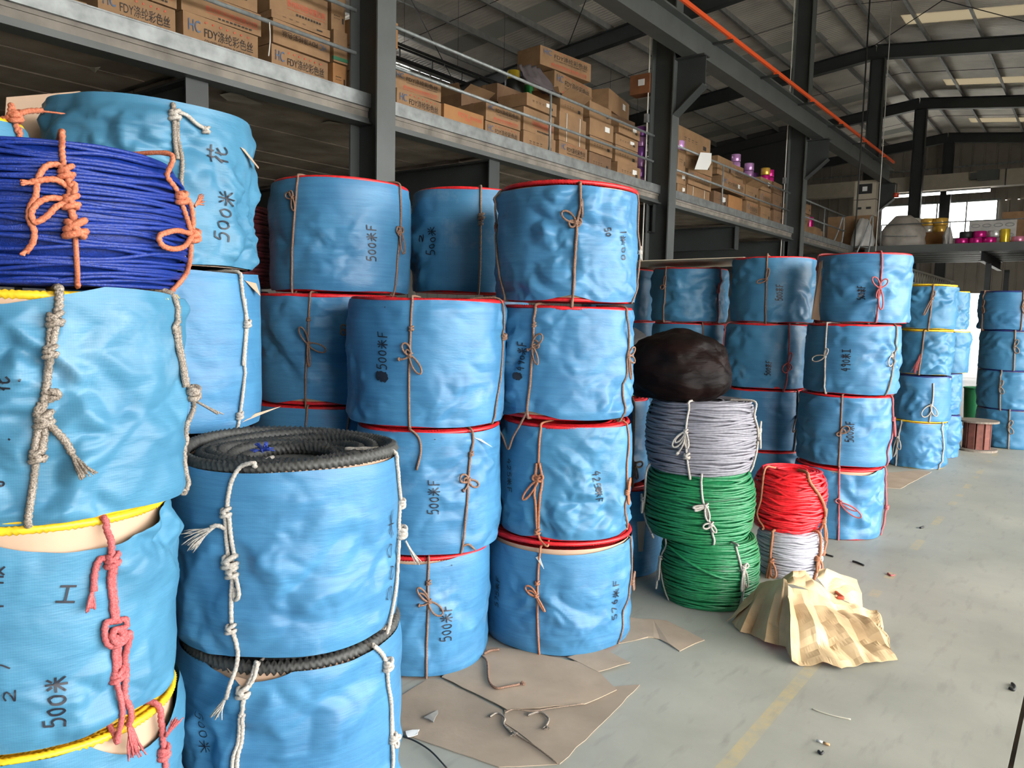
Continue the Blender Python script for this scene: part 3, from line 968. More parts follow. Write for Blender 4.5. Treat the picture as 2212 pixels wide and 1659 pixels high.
        for i in range(nu):
            i2 = (i + 1) % nu
            for j in range(4):
                F.append((i * 4 + j, i2 * 4 + j, i2 * 4 + (j + 1) % 4, i * 4 + (j + 1) % 4))
        mb.add(V, F)
        th = np.linspace(0, 2 * math.pi, 48, endpoint=False)
        q = s.R * 0.952 - rr
        mb.tube(np.stack([q * np.cos(th), q * np.sin(th), np.full(48, rr)], 1), rr, 6, closed=True)
        mb.build('rope_coil', ROPE[rim], s.root, True)

    def hit(s, px, py):
        d = ray(px, py)
        o = ORG[:2] - s.c
        a = d[0] ** 2 + d[1] ** 2
        b_ = 2 * (o @ d[:2])
        R = s.R
        c_ = o @ o - R * R
        disc = b_ * b_ - 4 * a * c_
        ex = 0.0
        if disc > 0:
            t = (-b_ - math.sqrt(disc)) / (2 * a)
        else:
            t = -b_ / (2 * a)
        p = ORG + d * t
        q = p[:2] - s.c
        ex = max(0.0, math.hypot(*q) - R)
        return math.atan2(q[1], q[0]), p[2] - s.z0, ex

    def at(s, th, z, n=0.0):
        r = s.rad(th, min(max(z, 0.0), s.h)) + n
        return np.array([r * math.cos(th), r * math.sin(th), z])

    def pxpt(s, p, n):
        th, z, ex = s.hit(p[0], p[1])
        return s.at(th, z, n + ex + (p[2] if len(p) > 2 else 0.0))

    # --- cords
    def cord(s, pts, color, r=0.005, parent=None, name='tie_cord', over=True, under=True, k=5):
        """cord traced down the barrel; over/under carry it across the rim into the hole"""
        P = [s.pxpt(p, r * 0.9) for p in pts]
        if over:
            th = math.atan2(P[0][1], P[0][0])
            rim = s.R * 0.955
            P = [np.array([rim * 0.55 * math.cos(th), rim * 0.55 * math.sin(th), s.h + 0.008]), np.array([rim * math.cos(th), rim * math.sin(th), s.h + 0.010])] + P
        if under:
            th = math.atan2(P[-1][1], P[-1][0])
            P.append(np.array([s.R * 0.9 * math.cos(th), s.R * 0.9 * math.sin(th), 0.004]))
        Q = smooth_path(P, k)
        fine = r > 0.0055
        mb = MB()
        if fine:
            L_ = np.linalg.norm(np.diff(Q, axis=0), axis=1).sum()
            Q = smooth_path(P, max(k, int(L_ / len(P) / 0.004)))
        else:
            L_ = np.linalg.norm(np.diff(Q, axis=0), axis=1).sum()
            Q = smooth_path(P, max(k, int(L_ / len(P) / 0.014)))
        # rest on the wrinkles instead of sinking into them
        for i in range(len(Q)):
            if 0.0 < Q[i][2] < s.h:
                th_ = math.atan2(Q[i][1] - s.lean[1] * Q[i][2], Q[i][0] - s.lean[0] * Q[i][2])
                need = s.rad(th_, Q[i][2]) + r * 0.7
                now = math.hypot(Q[i][1] - s.lean[1] * Q[i][2], Q[i][0] - s.lean[0] * Q[i][2])
                if s.R * 0.9 < now < need:
                    Q[i][0] += math.cos(th_) * (need - now); Q[i][1] += math.sin(th_) * (need - now)
        mb.tube(Q, r, 8 if fine else 5, twist=520 if fine else 0, lobes=2 if fine else 0, amp=0.16 if fine else 0)
        return mb.build(name, CORD[color], parent or s.root, True)

    def frame(s, p):
        th, z, ex = s.hit(p[0], p[1])
        P = s.at(th, z, ex)
        u = np.array([-math.sin(th), math.cos(th), 0])
        return P, u, np.array([0, 0, 1.0]), np.array([math.cos(th), math.sin(th), 0])

    def knot(s, p, color, r=0.005, parent=None, size=2.2):
        P, u, v, n = s.frame(p)
        mb = MB()
        for q, (tilt, off) in enumerate(((0.55, 0.75), (-0.75, 0.0), (0.3, -0.8))):
            a = np.linspace(0, 2 * math.pi, 14, endpoint=False)
            ax = u * math.cos(tilt) + v * math.sin(tilt)
            C = P + n * r * 1.3 + v * off * r * 1.25
            mb.tube(C + np.outer(np.cos(a), ax) * r * size * 0.85 + np.outer(np.sin(a), n) * r * size * 0.62, r * 0.85, 6, closed=True)
        return mb.build('knot', CORD[color], parent or s.root, True)

    def bow(s, p, color, loops, r=0.005, parent=None):
        """loops: (dx, dy, width) in px from the knot; width 0 is a plain tail with a small end knot"""
        ko = s.knot(p, color, r, parent)
        P, u, v, n = s.frame(p)
        sc = np.linalg.norm(np.append(s.c, s.z0 + P[2]) + np.array([P[0], P[1], 0]) - ORG) / FOC
        for (dx, dy, w) in loops:
            D = (u * dx - v * dy) * sc
            L_ = np.linalg.norm(D)
            D = D / L_
            S = np.cross(n, D)
            mb = MB()
            if w > 0:
                t = np.linspace(0, 2 * math.pi, 22)
                al = L_ * (1 - np.cos(t)) / 2
                sd = w * sc * 0.5 * np.sin(t) * (0.45 + 0.55 * np.sin(t / 2))
                li = r * 1.6 + 0.10 * L_ * np.sin(t / 2)
                Q = P + np.outer(al, D) + np.outer(sd, S) + np.outer(li, n)
                mb.tube(Q, r * 0.85, 6)
                mb.build('bow_loop', CORD[color], ko, True)
            else:
                t = np.linspace(0, 1, 9)
                Q = P + np.outer(t * L_, D) + np.outer(0.12 * L_ * np.sin(t * 3.1), S) + np.outer(r * 1.5 + 0.08 * L_ * np.sin(t * 3), n)
                mb.tube(Q, r * 0.85, 6)
                mb.tube(Q[-2:] + np.array([0, 0, 0.0]), r * 1.7, 6)
                mb.build('cord_tail', CORD[color], ko, True)
        return ko

    def tassel(s, p, q, color, r=0.005, spread=0.5, parent=None, nst=16):
        """frayed cord end from pixel p to pixel q"""
        A, B_ = s.pxpt(p, r), s.pxpt(q, r * 2)
        D = B_ - A
        L_ = np.linalg.norm(D)
        rg = random.Random(int(p[0] * 7 + p[1]))
        mb = MB()
        D = D / L_
        th = math.atan2(A[1], A[0])
        n = np.array([math.cos(th), math.sin(th), 0])
        S = np.cross(n, D)
        for i in range(nst):
            a = rg.uniform(-1, 1) * spread
            b_ = rg.uniform(-0.1, 1) * spread * 0.7
            ln = L_ * rg.uniform(0.8, 1.08)
            t = np.linspace(0, 1, 6)[:, None]
            Q = A + D * t * ln + S * a * (t ** 1.3) * ln * 0.6 + n * b_ * (t ** 1.5) * ln * 0.5 + S * 0.04 * ln * np.sin(t * 5 + i)
            mb.tube(Q, r * 0.42, 4, taper=np.linspace(1, 0.5, 6))
        return tag(mb.build('tassel', CORD[color], parent or s.root, True), kind='stuff')

    # --- marker writing
    def write(s, text, p0, p1, hpx, sign=1, wpx=2.6, m=None):
        """text runs from px p0 to p1 along the surface; letters stand hpx high to the left (sign=1) or right (-1) of the run seen upright"""
        t0, z0, _ = s.hit(*p0)
        t1, z1, _ = s.hit(*p1)
        tot = sum(GLYPH[c][0] + 0.12 for c in text)
        sc = (math.hypot(*(s.c + np.array([math.cos(t0), math.sin(t0)]) * s.R))) / FOC
        a0 = np.array([t0 * s.R, z0]); a1 = np.array([t1 * s.R, z1])
        D = (a1 - a0)
        L_ = np.linalg.norm(D); D /= L_
        Nn = np.array([-D[1], D[0]]) * sign
        hm = hpx * sc
        unit = L_ / tot
        hw = wpx * sc * 0.5
        mb = MB()
        x = 0.0
        for ci, c in enumerate(text):
            w, strokes = GLYPH[c]
            for st in strokes:
                pts = smooth_path([(q[0], q[1], 0) for q in st], 5 if len(st) > 2 else 9)[:, :2]
                pos = a0 + np.outer((x + pts[:, 0]) * unit, D) + np.outer(pts[:, 1] * hm, Nn)
                T = np.gradient(pos, axis=0)
                T /= np.maximum(np.linalg.norm(T, axis=1), 1e-9)[:, None]
                S = np.stack([-T[:, 1], T[:, 0]], 1)
                V = []
                for i in range(len(pos)):
                    for sg in (-1, 0, 1):
                        q = pos[i] + S[i] * hw * sg
                        V.append(s.at(q[0] / s.R, q[1], 0.0042))
                F = []
                for i in range(len(pos) - 1):
                    for j in range(2):
                        F.append((i * 3 + j, i * 3 + j + 1, i * 3 + 4 + j, i * 3 + 3 + j))
                mb.add(V, F)
            x += w + 0.12
        o = mb.build('handwriting', m or M_INK, s.root)
        return tag(o, 'black marker handwriting', kind='stuff')

    def flap(s, pts, m=None, out=0.02):
        """a loose corner of liner paper: px polygon, last point lifted off the surface"""
        V = [s.pxpt(p, 0.004 + (out if i == len(pts) - 1 else 0)) for i, p in enumerate(pts)]
        th = math.atan2(V[0][1], V[0][0])
        n = np.array([math.cos(th), math.sin(th), 0]) * 0.002
        k = len(V)
        mb = MB(); mb.add(V + [v - n for v in V], [tuple(range(k)), tuple(reversed(range(k, 2 * k)))] + [(i, (i + 1) % k, (i + 1) % k + k, i + k) for i in range(k)])
        return mb.build('paper_flap', m or M_LINER, s.root)


GB = 'blue wrapped rope barrels'
# ---- tower A: nearest the camera on the left
A1 = Barrel('rope_barrel', 'sky blue barrel of yellow rope lowest under the royal blue hank', -260, 392, 1600, 1.83, 0.0, 0.585, WRAP_CYAN, 'yellow', 0.8, 1, GB, droop=[(330, 1620, 0.5, 0.07)])
A2 = Barrel('rope_barrel', 'sky blue barrel tied with a thick rose pink cord, yellow rope showing on top', -260, 378, 1360, 1.83, 0.60, 0.475, WRAP_CYAN, 'yellow', 0.9, 2, GB, rimh=0.012, droop=[(200, 1150, 0.75, 0.045)], arch=[(255, 1600, 0.35, 0.02)])
A3 = Barrel('rope_barrel', 'crumpled sky blue barrel tied with silver cord right under the royal blue hank', -260, 400, 880, 1.83, 1.085, 0.485, WRAP_CYAN, 'yellow', 1.15, 3, GB, droop=[(30, 640, 0.55, 0.022), (270, 640, 0.75, -0.022)])
A2.cord([(228, 1143), (232, 1190), (235, 1205)], 'pink', 0.0075, under=False)
A2.knot((234, 1208), 'pink', 0.0075)
A2.cord([(230, 1203), (212, 1208), (203, 1235), (197, 1275, .006)], 'pink', 0.0075, over=False, under=False)
A2.tassel((197, 1272), (188, 1316), 'pink', 0.0085, 0.45)
A2.cord([(233, 1212), (237, 1260), (243, 1345)], 'pink', 0.007, over=False, under=False)
A2.cord([(240, 1212), (243, 1260), (250, 1345)], 'pink', 0.007, over=False, under=False)
A2.cord([(243, 1340), (224, 1345, .004), (222, 1375, .006), (232, 1392, .008), (250, 1380, .008), (252, 1362, .01), (240, 1355, .012), (232, 1370, .014), (243, 1385, .014), (262, 1372, .012), (266, 1360, .01)], 'pink', 0.0075, over=False, under=False)
A2.cord([(250, 1340), (262, 1335, .006), (262, 1350, .008), (246, 1358, .006)], 'pink', 0.007, over=False, under=False)
A2.knot((250, 1378), 'pink', 0.008)
A2.cord([(244, 1385), (246, 1450)], 'pink', 0.007, over=False, under=False)
A2.cord([(252, 1385), (257, 1450)], 'pink', 0.007, over=False, under=False)
A2.knot((252, 1458), 'pink', 0.0075)
A2.cord([(250, 1462), (252, 1530), (251, 1590), (251, 1602)], 'pink', 0.0065, over=False)
A2.cord([(262, 1362, .01), (270, 1372, .008), (270, 1420), (275, 1455), (267, 1500), (272, 1540), (275, 1565)], 'pink', 0.0075, over=False, under=False)
A2.tassel((275, 1562), (277, 1625, .01), 'pink', 0.0085, 0.5)
A2.write('I', (120, 1302), (172, 1302), 34, 1, 4.5)
A2.write('500M', (140, 1566), (146, 1452), 36, 1, 4.2)
A2.write('G', (8, 1262), (12, 1216), 36, 1, 3.6)
A2.write("1'", (8, 1312), (8, 1290), 16, 1, 3.6)
A2.write('2', (34, 1515), (36, 1480), 20, 1, 3)
A2.write('7', (22, 1450), (24, 1428), 18, 1, 3)
A1.cord([(345, 1560), (347, 1590), (350, 1620), (352, 1659)], 'pink', 0.0075, under=False)
A1.knot((348, 1625), 'pink', 0.0075)
A1.tassel((344, 1590, .01), (352, 1548, .02), 'pink', 0.008, 0.8)
A3.cord([(128, 628), (128, 655), (126, 668), (121, 686)], 'silver', 0.0085, under=False)
A3.knot((119, 690), 'silver', 0.0075)
A3.cord([(113, 693), (108, 725), (106, 758)], 'silver', 0.0075, over=False, under=False)
A3.cord([(122, 693), (117, 725), (109, 758)], 'silver', 0.0075, over=False, under=False)
A3.knot((108, 760), 'silver', 0.0065)
A3.cord([(108, 762), (103, 810), (98, 850), (90, 890), (84, 915), (94, 925)], 'silver', 0.0085, over=False, under=False)
A3.cord([(100, 845), (118, 845, .008), (126, 852, .01), (112, 860, .008), (97, 866)], 'silver', 0.0075, over=False, under=False)
A3.cord([(90, 870), (80, 890), (82, 910, .004), (98, 915, .008), (108, 908, .006), (102, 895)], 'silver', 0.008, over=False, under=False)
A3.knot((95, 908), 'silver', 0.0085)
A3.cord([(104, 915), (120, 930), (140, 952), (156, 980)], 'silver', 0.008, over=False, under=False)
A3.tassel((154, 978), (172, 1020, .01), 'silver', 0.009, 0.7, nst=24)
A3.cord([(86, 912), (78, 950), (74, 978)], 'silver', 0.008, over=False, under=False)
A3.cord([(97, 912), (96, 945), (88, 980)], 'silver', 0.008, over=False, under=False)
A3.knot((81, 986), 'silver', 0.0075)
A3.cord([(77, 990), (70, 1050), (63, 1100), (60, 1130)], 'silver', 0.0075, over=False)
A3.cord([(378, 688), (372, 705), (374, 720)], 'silver', 0.007, under=False)
A3.cord([(374, 705), (378, 745), (385, 785), (391, 835)], 'silver', 0.0065, over=False, under=False)
A3.cord([(380, 705), (386, 745), (390, 785), (393, 835)], 'silver', 0.0065, over=False, under=False)
A3.knot((394, 850), 'silver', 0.0085)
A3.cord([(396, 855), (402, 880, .006), (398, 905), (396, 920), (398, 980), (400, 1060)], 'silver', 0.0065, over=False)
A3.tassel((400, 865, .01), (424, 895, .03), 'silver', 0.0075, 0.6)
A3.write('H', (22, 845), (24, 805), 26, 1, 3.6)
A3.write('1', (40, 822), (62, 826), 6, 1, 3)
A3.write('1', (2, 952), (55, 955), 3, 1, 4)
A3.write("'", (3, 1010), (3, 1000), 12, 1, 4)
A3.write("0", (3, 1055), (3, 1040), 14, 1, 4)

# ---- tower B: behind, the barrel marked 500 and a flower sign
B1 = Barrel('rope_barrel', 'hidden lowest barrel behind the black rope pair', 165, 548, 1250, 2.75, 0.0, 0.545, WRAP_CYAN, 'black', 0.6, 9, GB)
B2 = Barrel('rope_barrel', 'sky blue barrel of black rope mostly hidden behind the open black coil barrel', 165, 548, 1050, 2.75, 0.56, 0.53, WRAP_CYAN, 'black', 0.6, 4, GB)
B3 = Barrel('rope_barrel', 'smooth blue barrel with white cord and curling paper edge under the tall crumpled barrel', 150, 560, 770, 2.75, 1.115, 0.545, WRAP_BLUE, 'black', 0.35, 5, GB, cover=0.012)
B4 = Barrel('rope_barrel', 'tall crumpled sky blue barrel marked 500 behind the royal blue hank', 90, 548, 400, 2.75, 1.68, 0.50, WRAP_CYAN, 'black', 1.1, 6, GB, cover=0.03)
B4.cord([(374, 236), (373, 255), (377, 300), (382, 345)], 'silver', 0.008, under=False)
B4.knot((374, 252), 'white', 0.0085)
B4.cord([(380, 258), (386, 300), (392, 345), (390, 385), (394, 440), (400, 580)], 'silver', 0.007, over=False)
B4.cord([(378, 244, .01), (400, 250, .01), (425, 268, .008), (446, 280, .004)], 'white', 0.0065, over=False, under=False)
B4.knot((446, 281), 'white', 0.006)
B4.write('500M', (490, 525), (496, 410), 32, 1, 3)
B4.write('H', (484, 358), (486, 312), 36, 1, 3.2)
B3.cord([(520, 612), (522, 640), (530, 690)], 'white', 0.0068, under=False)
B3.cord([(526, 645), (528, 690), (526, 725), (521, 790)], 'white', 0.006, over=False, under=False)
B3.cord([(531, 700), (526, 760), (522, 830), (516, 900), (510, 935)], 'white', 0.006, over=False)
B3.knot((529, 700), 'white', 0.0068)
B3.knot((515, 898), 'white', 0.0065)
B3.flap([(522, 912), (548, 893), (577, 878, .012)], out=0.03)
B3.flap([(530, 606), (552, 612), (548, 640)], out=0.02)
B4.flap([(520, 318), (528, 322), (545, 360, .02), (540, 364)], out=0.03)

# ---- tower C: black rope, open top
C1 = Barrel('rope_barrel', 'blue barrel of black twisted rope at the foot of its pair', 385, 866, 1500, 2.1, 0.0, 0.565, WRAP_BLUE, 'black', 0.6, 7, GB, rimh=0.02, droop=[(525, 1480, 0.4, 0.03)])
C2 = Barrel('rope_barrel', 'blue barrel with open top showing thick black twisted rope', 375, 862, 1200, 2.1, 0.592, 0.525, WRAP_BLUE, 'black', 0.55, 8, GB, rimh=0.022)
C2.cord([(548, 1000), (520, 1008), (504, 1035), (496, 1070), (493, 1098)], 'white', 0.006, under=False)
C2.knot((492, 1106), 'white', 0.0068)
C2.cord([(489, 1110), (489, 1160), (490, 1205)], 'white', 0.006, over=False, under=False)
C2.cord([(497, 1110), (500, 1160), (503, 1205)], 'white', 0.006, over=False, under=False)
C2.knot((495, 1215), 'white', 0.009, size=2.6)
C2.knot((500, 1238), 'white', 0.008)
C2.cord([(503, 1235), (514, 1262, .006), (518, 1285, .006), (508, 1295), (502, 1270)], 'white', 0.006, over=False, under=False)
C2.cord([(500, 1245), (500, 1290), (503, 1350)], 'white', 0.006, over=False, under=False)
C2.knot((503, 1356), 'white', 0.0068)
C2.cord([(505, 1360), (513, 1385), (514, 1410), (512, 1440, .01), (506, 1475, .03), (500, 1500, .03)], 'white', 0.006, over=False, under=False)
C2.tassel((499, 1498, .03), (488, 1535, .035), 'white', 0.0068, 0.6)
C2.cord([(490, 1142), (478, 1132, .012), (466, 1135, .018)], 'white', 0.006, over=False, under=False)
C2.tassel((472, 1134, .015), (436, 1160, .03), 'white', 0.0068, 0.7)
C2.cord([(855, 1005), (858, 1050), (862, 1085)], 'white', 0.006, under=False)
C2.knot((861, 1088), 'white', 0.0068)
C2.cord([(860, 1090), (856, 1130), (856, 1160), (850, 1250), (845, 1300), (838, 1370)], 'white', 0.006, over=False)
C2.knot((858, 1150), 'white', 0.008, size=2.6)
C2.tassel((862, 1168, .008), (876, 1218, .02), 'white', 0.0068, 0.5)
C2.write('500M', (842, 1300), (846, 1085), 22, 1, 2.2)
C2.write('H', (836, 1375), (838, 1335), 14, 1, 2)
C2.write("4'", (383, 1100), (381, 1160), 12, 1, 2)
C1.cord([(552, 1432), (545, 1460, .006), (536, 1480), (530, 1488)], 'white', 0.006, under=False)
C1.cord([(556, 1432, .006), (551, 1460, .008), (540, 1480), (532, 1488)], 'white', 0.006, over=False, under=False)
C1.knot((530, 1490), 'white', 0.0085)
C1.cord([(530, 1492), (526, 1530), (522, 1545)], 'white', 0.0065, over=False, under=False)
C1.cord([(522, 1540), (516, 1600), (510, 1659)], 'white', 0.006, over=False, under=True)
C1.cord([(528, 1540), (522, 1600), (518, 1659)], 'white', 0.006, over=False, under=True)
C1.cord([(806, 1395), (822, 1412), (828, 1432)], 'white', 0.007, under=False)
C1.knot((829, 1434), 'white', 0.008)
C1.cord([(829, 1436), (831, 1480), (836, 1515), (837, 1580), (836, 1659)], 'white', 0.006, over=False)
C1.cord([(834, 1500), (838, 1540), (840, 1580)], 'white', 0.006, over=False, under=False)
C1.bow((838, 1592), 'white', [(12, 22, 12), (22, 8, 8)], 0.0065)
C1.write('500M', (425, 1532), (432, 1632), 24, 1, 2)
C1.flap([(478, 1440), (505, 1462), (545, 1470), (530, 1485)], out=0.004)
# small blue fluff and cord end lying on the open coil
mb = MB()
rg = random.Random(5)
for i in range(26):
    a = rg.uniform(0, 6.28); b_ = rg.uniform(0.1, 1.2)
    P0 = np.array([0.03, -0.12, C2.h + 0.012]) 
    D = np.array([math.cos(a) * math.cos(b_), math.sin(a) * math.cos(b_), math.sin(b_)]) * 0.035
    mb.tube([P0, P0 + D * 0.6, P0 + D + np.array([0, 0, -0.006])], 0.0022, 4)
tag(mb.build('tuft', mat('blue_fibre_tuft', (0.02, 0.05, 0.30), 0.7), C2.root), 'blue frayed fibre tuft', kind='stuff')

# ---- tower D
D2 = Barrel('rope_barrel', 'shaded blue barrel of red rope low behind the open black coil', 545, 858, 1000, 3.75, 0.55, 0.525, WRAP_BLUE, 'red', 0.3, 10, GB)
D1 = Barrel('rope_barrel', 'hidden lowest blue barrel behind the black coil pair', 545, 850, 1250, 3.75, 0.0, 0.54, WRAP_BLUE, 'red', 0.3, 11, GB)
D3 = Barrel('rope_barrel', 'shaded blue barrel with a brown bow, between the dark gap and the 500 barrel', 552, 860, 760, 3.75, 1.085, 0.53, WRAP_BLUE, 'red', 0.5, 12, GB, droop=[(660, 650, 0.5, 0.008)], arch=[(660, 890, 0.5, 0.03)])
D4 = Barrel('rope_barrel', 'smooth blue barrel marked 500 on top of its stack by the first column', 585, 886, 510, 3.75, 1.63, 0.535, WRAP_BLUE, 'red', 0.4, 13, GB)
D4.cord([(644, 388), (641, 430), (636, 530), (630, 634)], 'brown', 0.0055)
D4.bow((634, 428), 'brown', [(-16, -8, 14), (-4, -14, 10), (6, 26, 10)], 0.0045)
D4.cord([(864, 420), (863, 480), (858, 545), (852, 634)], 'brown', 0.0055)
D4.bow((860, 500), 'brown', [(-13, -4, 16), (10, -6, 14), (-6, 8, 12), (8, 46, 16)], 0.0048)
D4.write('500MF', (812, 566), (812, 482), 22, 1, 2.2)
D3.cord([(670, 652), (669, 690), (667, 740), (663, 800), (660, 885)], 'brown', 0.005)
D3.knot((669, 690), 'brown', 0.0045)
D3.bow((668, 742), 'brown', [(-16, -34, 14), (38, 14, 18), (4, 48, 6)], 0.0045)
D3.bow((748, 715), 'brown', [(-12, -12, 12), (-14, 4, 14)], 0.0045)
D2.cord([(664, 897), (660, 950), (656, 1060)], 'brown', 0.005)
D2.cord([(752, 905), (746, 960)], 'brown', 0.005)
D2.bow((628, 955), 'brown', [(-8, -14, 10), (8, -10, 10)], 0.0045)

# ---- tower E
E1 = Barrel('rope_barrel', 'blue barrel marked 500 with a brown bow standing on the floor cardboard', 762, 1055, 1330, 3.13, 0.004, 0.515, WRAP_BLUE, 'red', 0.4, 14, GB, droop=[(900, 1215, 0.6, 0.012)])
E2 = Barrel('rope_barrel', 'blue barrel marked 500 with a torn paper corner under the rim', 770, 1078, 1060, 3.13, 0.53, 0.525, WRAP_BLUE, 'red', 0.45, 15, GB)
E3 = Barrel('rope_barrel', 'broad blue barrel marked 500 after a blotted sign, topmost of its stack', 752, 1090, 790, 3.13, 1.068, 0.53, WRAP_BLUE, 'red', 0.45, 16, GB)
E3.cord([(890, 650), (888, 705), (886, 760), (884, 830), (884, 920)], 'brown', 0.0055)
E3.knot((889, 710), 'brown', 0.005)
E3.bow((887, 768), 'brown', [(-14, -26, 18), (-26, 8, 0), (24, 38, 18), (-8, -12, 10)], 0.005)
E3.cord([(884, 926, .004), (904, 945, .008), (909, 975, .01), (900, 1015, .012)], 'brown', 0.0055, over=False, under=False)
E3.cord([(1085, 690), (1087, 730), (1080, 800), (1068, 870), (1064, 905)], 'brown', 0.005)
E3.knot((1088, 728), 'brown', 0.0065, size=2.6)
E3.write('500MF', (836, 800), (838, 712), 26, 1, 2.6)
E3.write('*', (836, 828), (840, 800), 30, 1, 6.0)
E3.write("'", (836, 668), (838, 664), 8, 1, 2.4)
E2.cord([(1018, 950), (1014, 985), (1010, 1040), (1004, 1100), (997, 1185)], 'brown', 0.0055)
E2.knot((1015, 980), 'brown', 0.005)
E2.bow((1010, 1037), 'brown', [(-22, -10, 20), (-12, -2, 12), (24, 14, 16), (-14, 22, 0)], 0.005)
E2.cord([(996, 1180), (1008, 1174, .01), (1022, 1186, .008)], 'brown', 0.005, over=False, under=False)
E2.flap([(1022, 945), (1036, 948), (1050, 964, .01)], mat('white_liner', (0.75, 0.72, 0.65), 0.8), 0.02)
E2.write('500MF', (948, 1112), (950, 1032), 25, 1, 2.4)
E2.write("'", (945, 952), (946, 948), 7, 1, 2.4)
E1.cord([(926, 1212), (924, 1260), (924, 1330), (921, 1400), (921, 1460)], 'brown', 0.0055)
E1.knot((925, 1258), 'brown', 0.005)
E1.bow((926, 1297), 'brown', [(-24, -32, 14), (-22, 6, 0), (26, 28, 22), (-20, -20, 10)], 0.005)
E1.write('500MF', (972, 1382), (974, 1300), 26, 1, 2.4)
E1.write("1", (974, 1222), (978, 1222), 3, 1, 2.4)

# ---- tower F
F1 = Barrel('rope_barrel', 'hidden lowest barrel behind the central stacks', 905, 1140, 1250, 4.05, 0.0, 0.54, WRAP_TEAL, 'red', 0.4, 50, GB)
F2 = Barrel('rope_barrel', 'hidden second barrel behind the central stacks', 905, 1140, 1000, 4.05, 0.555, 0.525, WRAP_TEAL, 'red', 0.4, 51, GB)
F3 = Barrel('rope_barrel', 'barely visible barrel beneath the dull teal barrel marked 500', 905, 1140, 760, 4.05, 1.09, 0.525, WRAP_TEAL, 'red', 0.4, 17, GB)
F4 = Barrel('rope_barrel', 'dull teal crumpled barrel marked 500 set back between two stacks', 890, 1140, 520, 4.05, 1.65, 0.54, WRAP_TEAL, 'red', 0.9, 18, GB)
F4.cord([(1039, 410), (1038, 470), (1037, 560), (1034, 630)], 'dull', 0.006)
F4.knot((1039, 468), 'dull', 0.008)
F4.knot((1038, 482), 'dull', 0.006)
F4.write('500M', (942, 552), (942, 486), 22, 1, 2.2)
F4.write('2', (916, 525), (916, 500), 10, 1, 2)
F4.write("'", (904, 455), (902, 432), 10, 1, 2)

# ---- tower G, the central one
G1 = Barrel('rope_barrel', 'blue barrel with a lapped seam standing on the floor in the central stack', 1048, 1362, 1290, 3.352, 0.004, 0.495, WRAP_BLUE, 'red', 0.55, 19, GB, rimh=0.03, droop=[(1205, 1190, 1.3, 0.012)])
G2 = Barrel('rope_barrel', 'blue barrel marked 42 twice, with thick orange cord, second from floor in central stack', 1078, 1358, 1050, 3.352, 0.535, 0.52, WRAP_TEAL, 'red', 0.75, 20, GB, arch=[(1160, 1175, 0.3, 0.012)])
G3 = Barrel('rope_barrel', 'creased blue barrel marked 490 after a blot, second from top in central stack', 1070, 1365, 790, 3.352, 1.08, 0.50, WRAP_BLUE, 'red', 0.85, 21, GB, arch=[(1141, 900, 0.45, 0.03)])
G4 = Barrel('rope_barrel', 'crumpled blue barrel crowning the central stack, red rope heaped on its rim', 1075, 1378, 530, 3.352, 1.602, 0.50, WRAP_BLUE, 'red', 1.0, 22, GB, rimh=0.02, arch=[(1235, 662, 0.35, 0.022)])
G4.cord([(1253, 408), (1252, 450), (1247, 475), (1243, 540), (1236, 655)], 'brown', 0.0065)
G4.bow((1244, 480), 'brown', [(-30, -20, 20), (-14, 6, 16), (10, -6, 16), (8, 6, 12)], 0.0058)
G4.cord([(1255, 432), (1256, 470)], 'brown', 0.0055, over=False, under=False)
G4.cord([(1080, 440), (1076, 490), (1080, 560), (1088, 640)], 'dull', 0.0055)
G4.bow((1076, 490), 'brown', [(-8, -8, 10), (-8, 8, 10)], 0.005)
G4.cord([(1377, 500), (1380, 540), (1376, 600), (1368, 650)], 'brown', 0.005)
G4.bow((1379, 545), 'white', [(4, 14, 8), (5, -12, 8)], 0.005)
G4.write('50', (1308, 492), (1312, 514), 14, 1, 2.2)
G4.write('1M00', (1340, 500), (1344, 566), 16, 1, 2.2)
G3.cord([(1157, 672), (1154, 700), (1151, 760), (1146, 830), (1141, 888)], 'brown', 0.006)
G3.knot((1154, 702), 'brown', 0.005)
G3.bow((1153, 748), 'brown', [(22, -26, 20), (-12, 8, 0), (14, 38, 12), (14, -8, 20)], 0.005)
G3.cord([(1141, 888), (1126, 915, .004), (1110, 945, .008), (1101, 970, .012), (1090, 945, .012), (1079, 926, .01)], 'brown', 0.005, over=False, under=False)
G3.cord([(1352, 684), (1351, 740), (1346, 830), (1338, 905)], 'brown', 0.0055)
G3.bow((1351, 768), 'brown', [(24, -16, 16), (26, 14, 14), (6, 50, 10)], 0.005)
G3.write('490MF', (1134, 802), (1140, 736), 20, 1, 2.2)
G3.write('*', (1128, 822), (1130, 802), 20, 1, 4.6)
G2.cord([(1168, 928), (1166, 960), (1164, 1000)], 'orange', 0.0055, under=False)
G2.cord([(1166, 1000), (1170, 1040), (1164, 1100), (1162, 1148)], 'orange', 0.006, over=False, under=False)
G2.cord([(1160, 1000), (1156, 1040), (1158, 1100), (1159, 1148)], 'orange', 0.006, over=False, under=False)
G2.bow((1163, 1036), 'orange', [(-32, 46, 14), (-12, -6, 16), (10, -10, 12)], 0.0062)
G2.knot((1160, 1150), 'orange', 0.0065)
G2.cord([(1160, 1152), (1165, 1168), (1182, 1180, .008)], 'orange', 0.0055, over=False, under=True)
G2.cord([(1352, 955), (1349, 1000), (1348, 1060), (1345, 1100), (1354, 1138)], 'orange', 0.005)
G2.bow((1347, 1062), 'orange', [(4, -30, 8), (3, 26, 8)], 0.006)
G2.write('425MF', (1284, 1020), (1288, 1092), 20, 1, 2.2)
G2.write('*', (1288, 1054), (1288, 1064), 18, 1, 3)
G2.write('425MF', (1098, 990), (1102, 1066), 14, 1, 2)
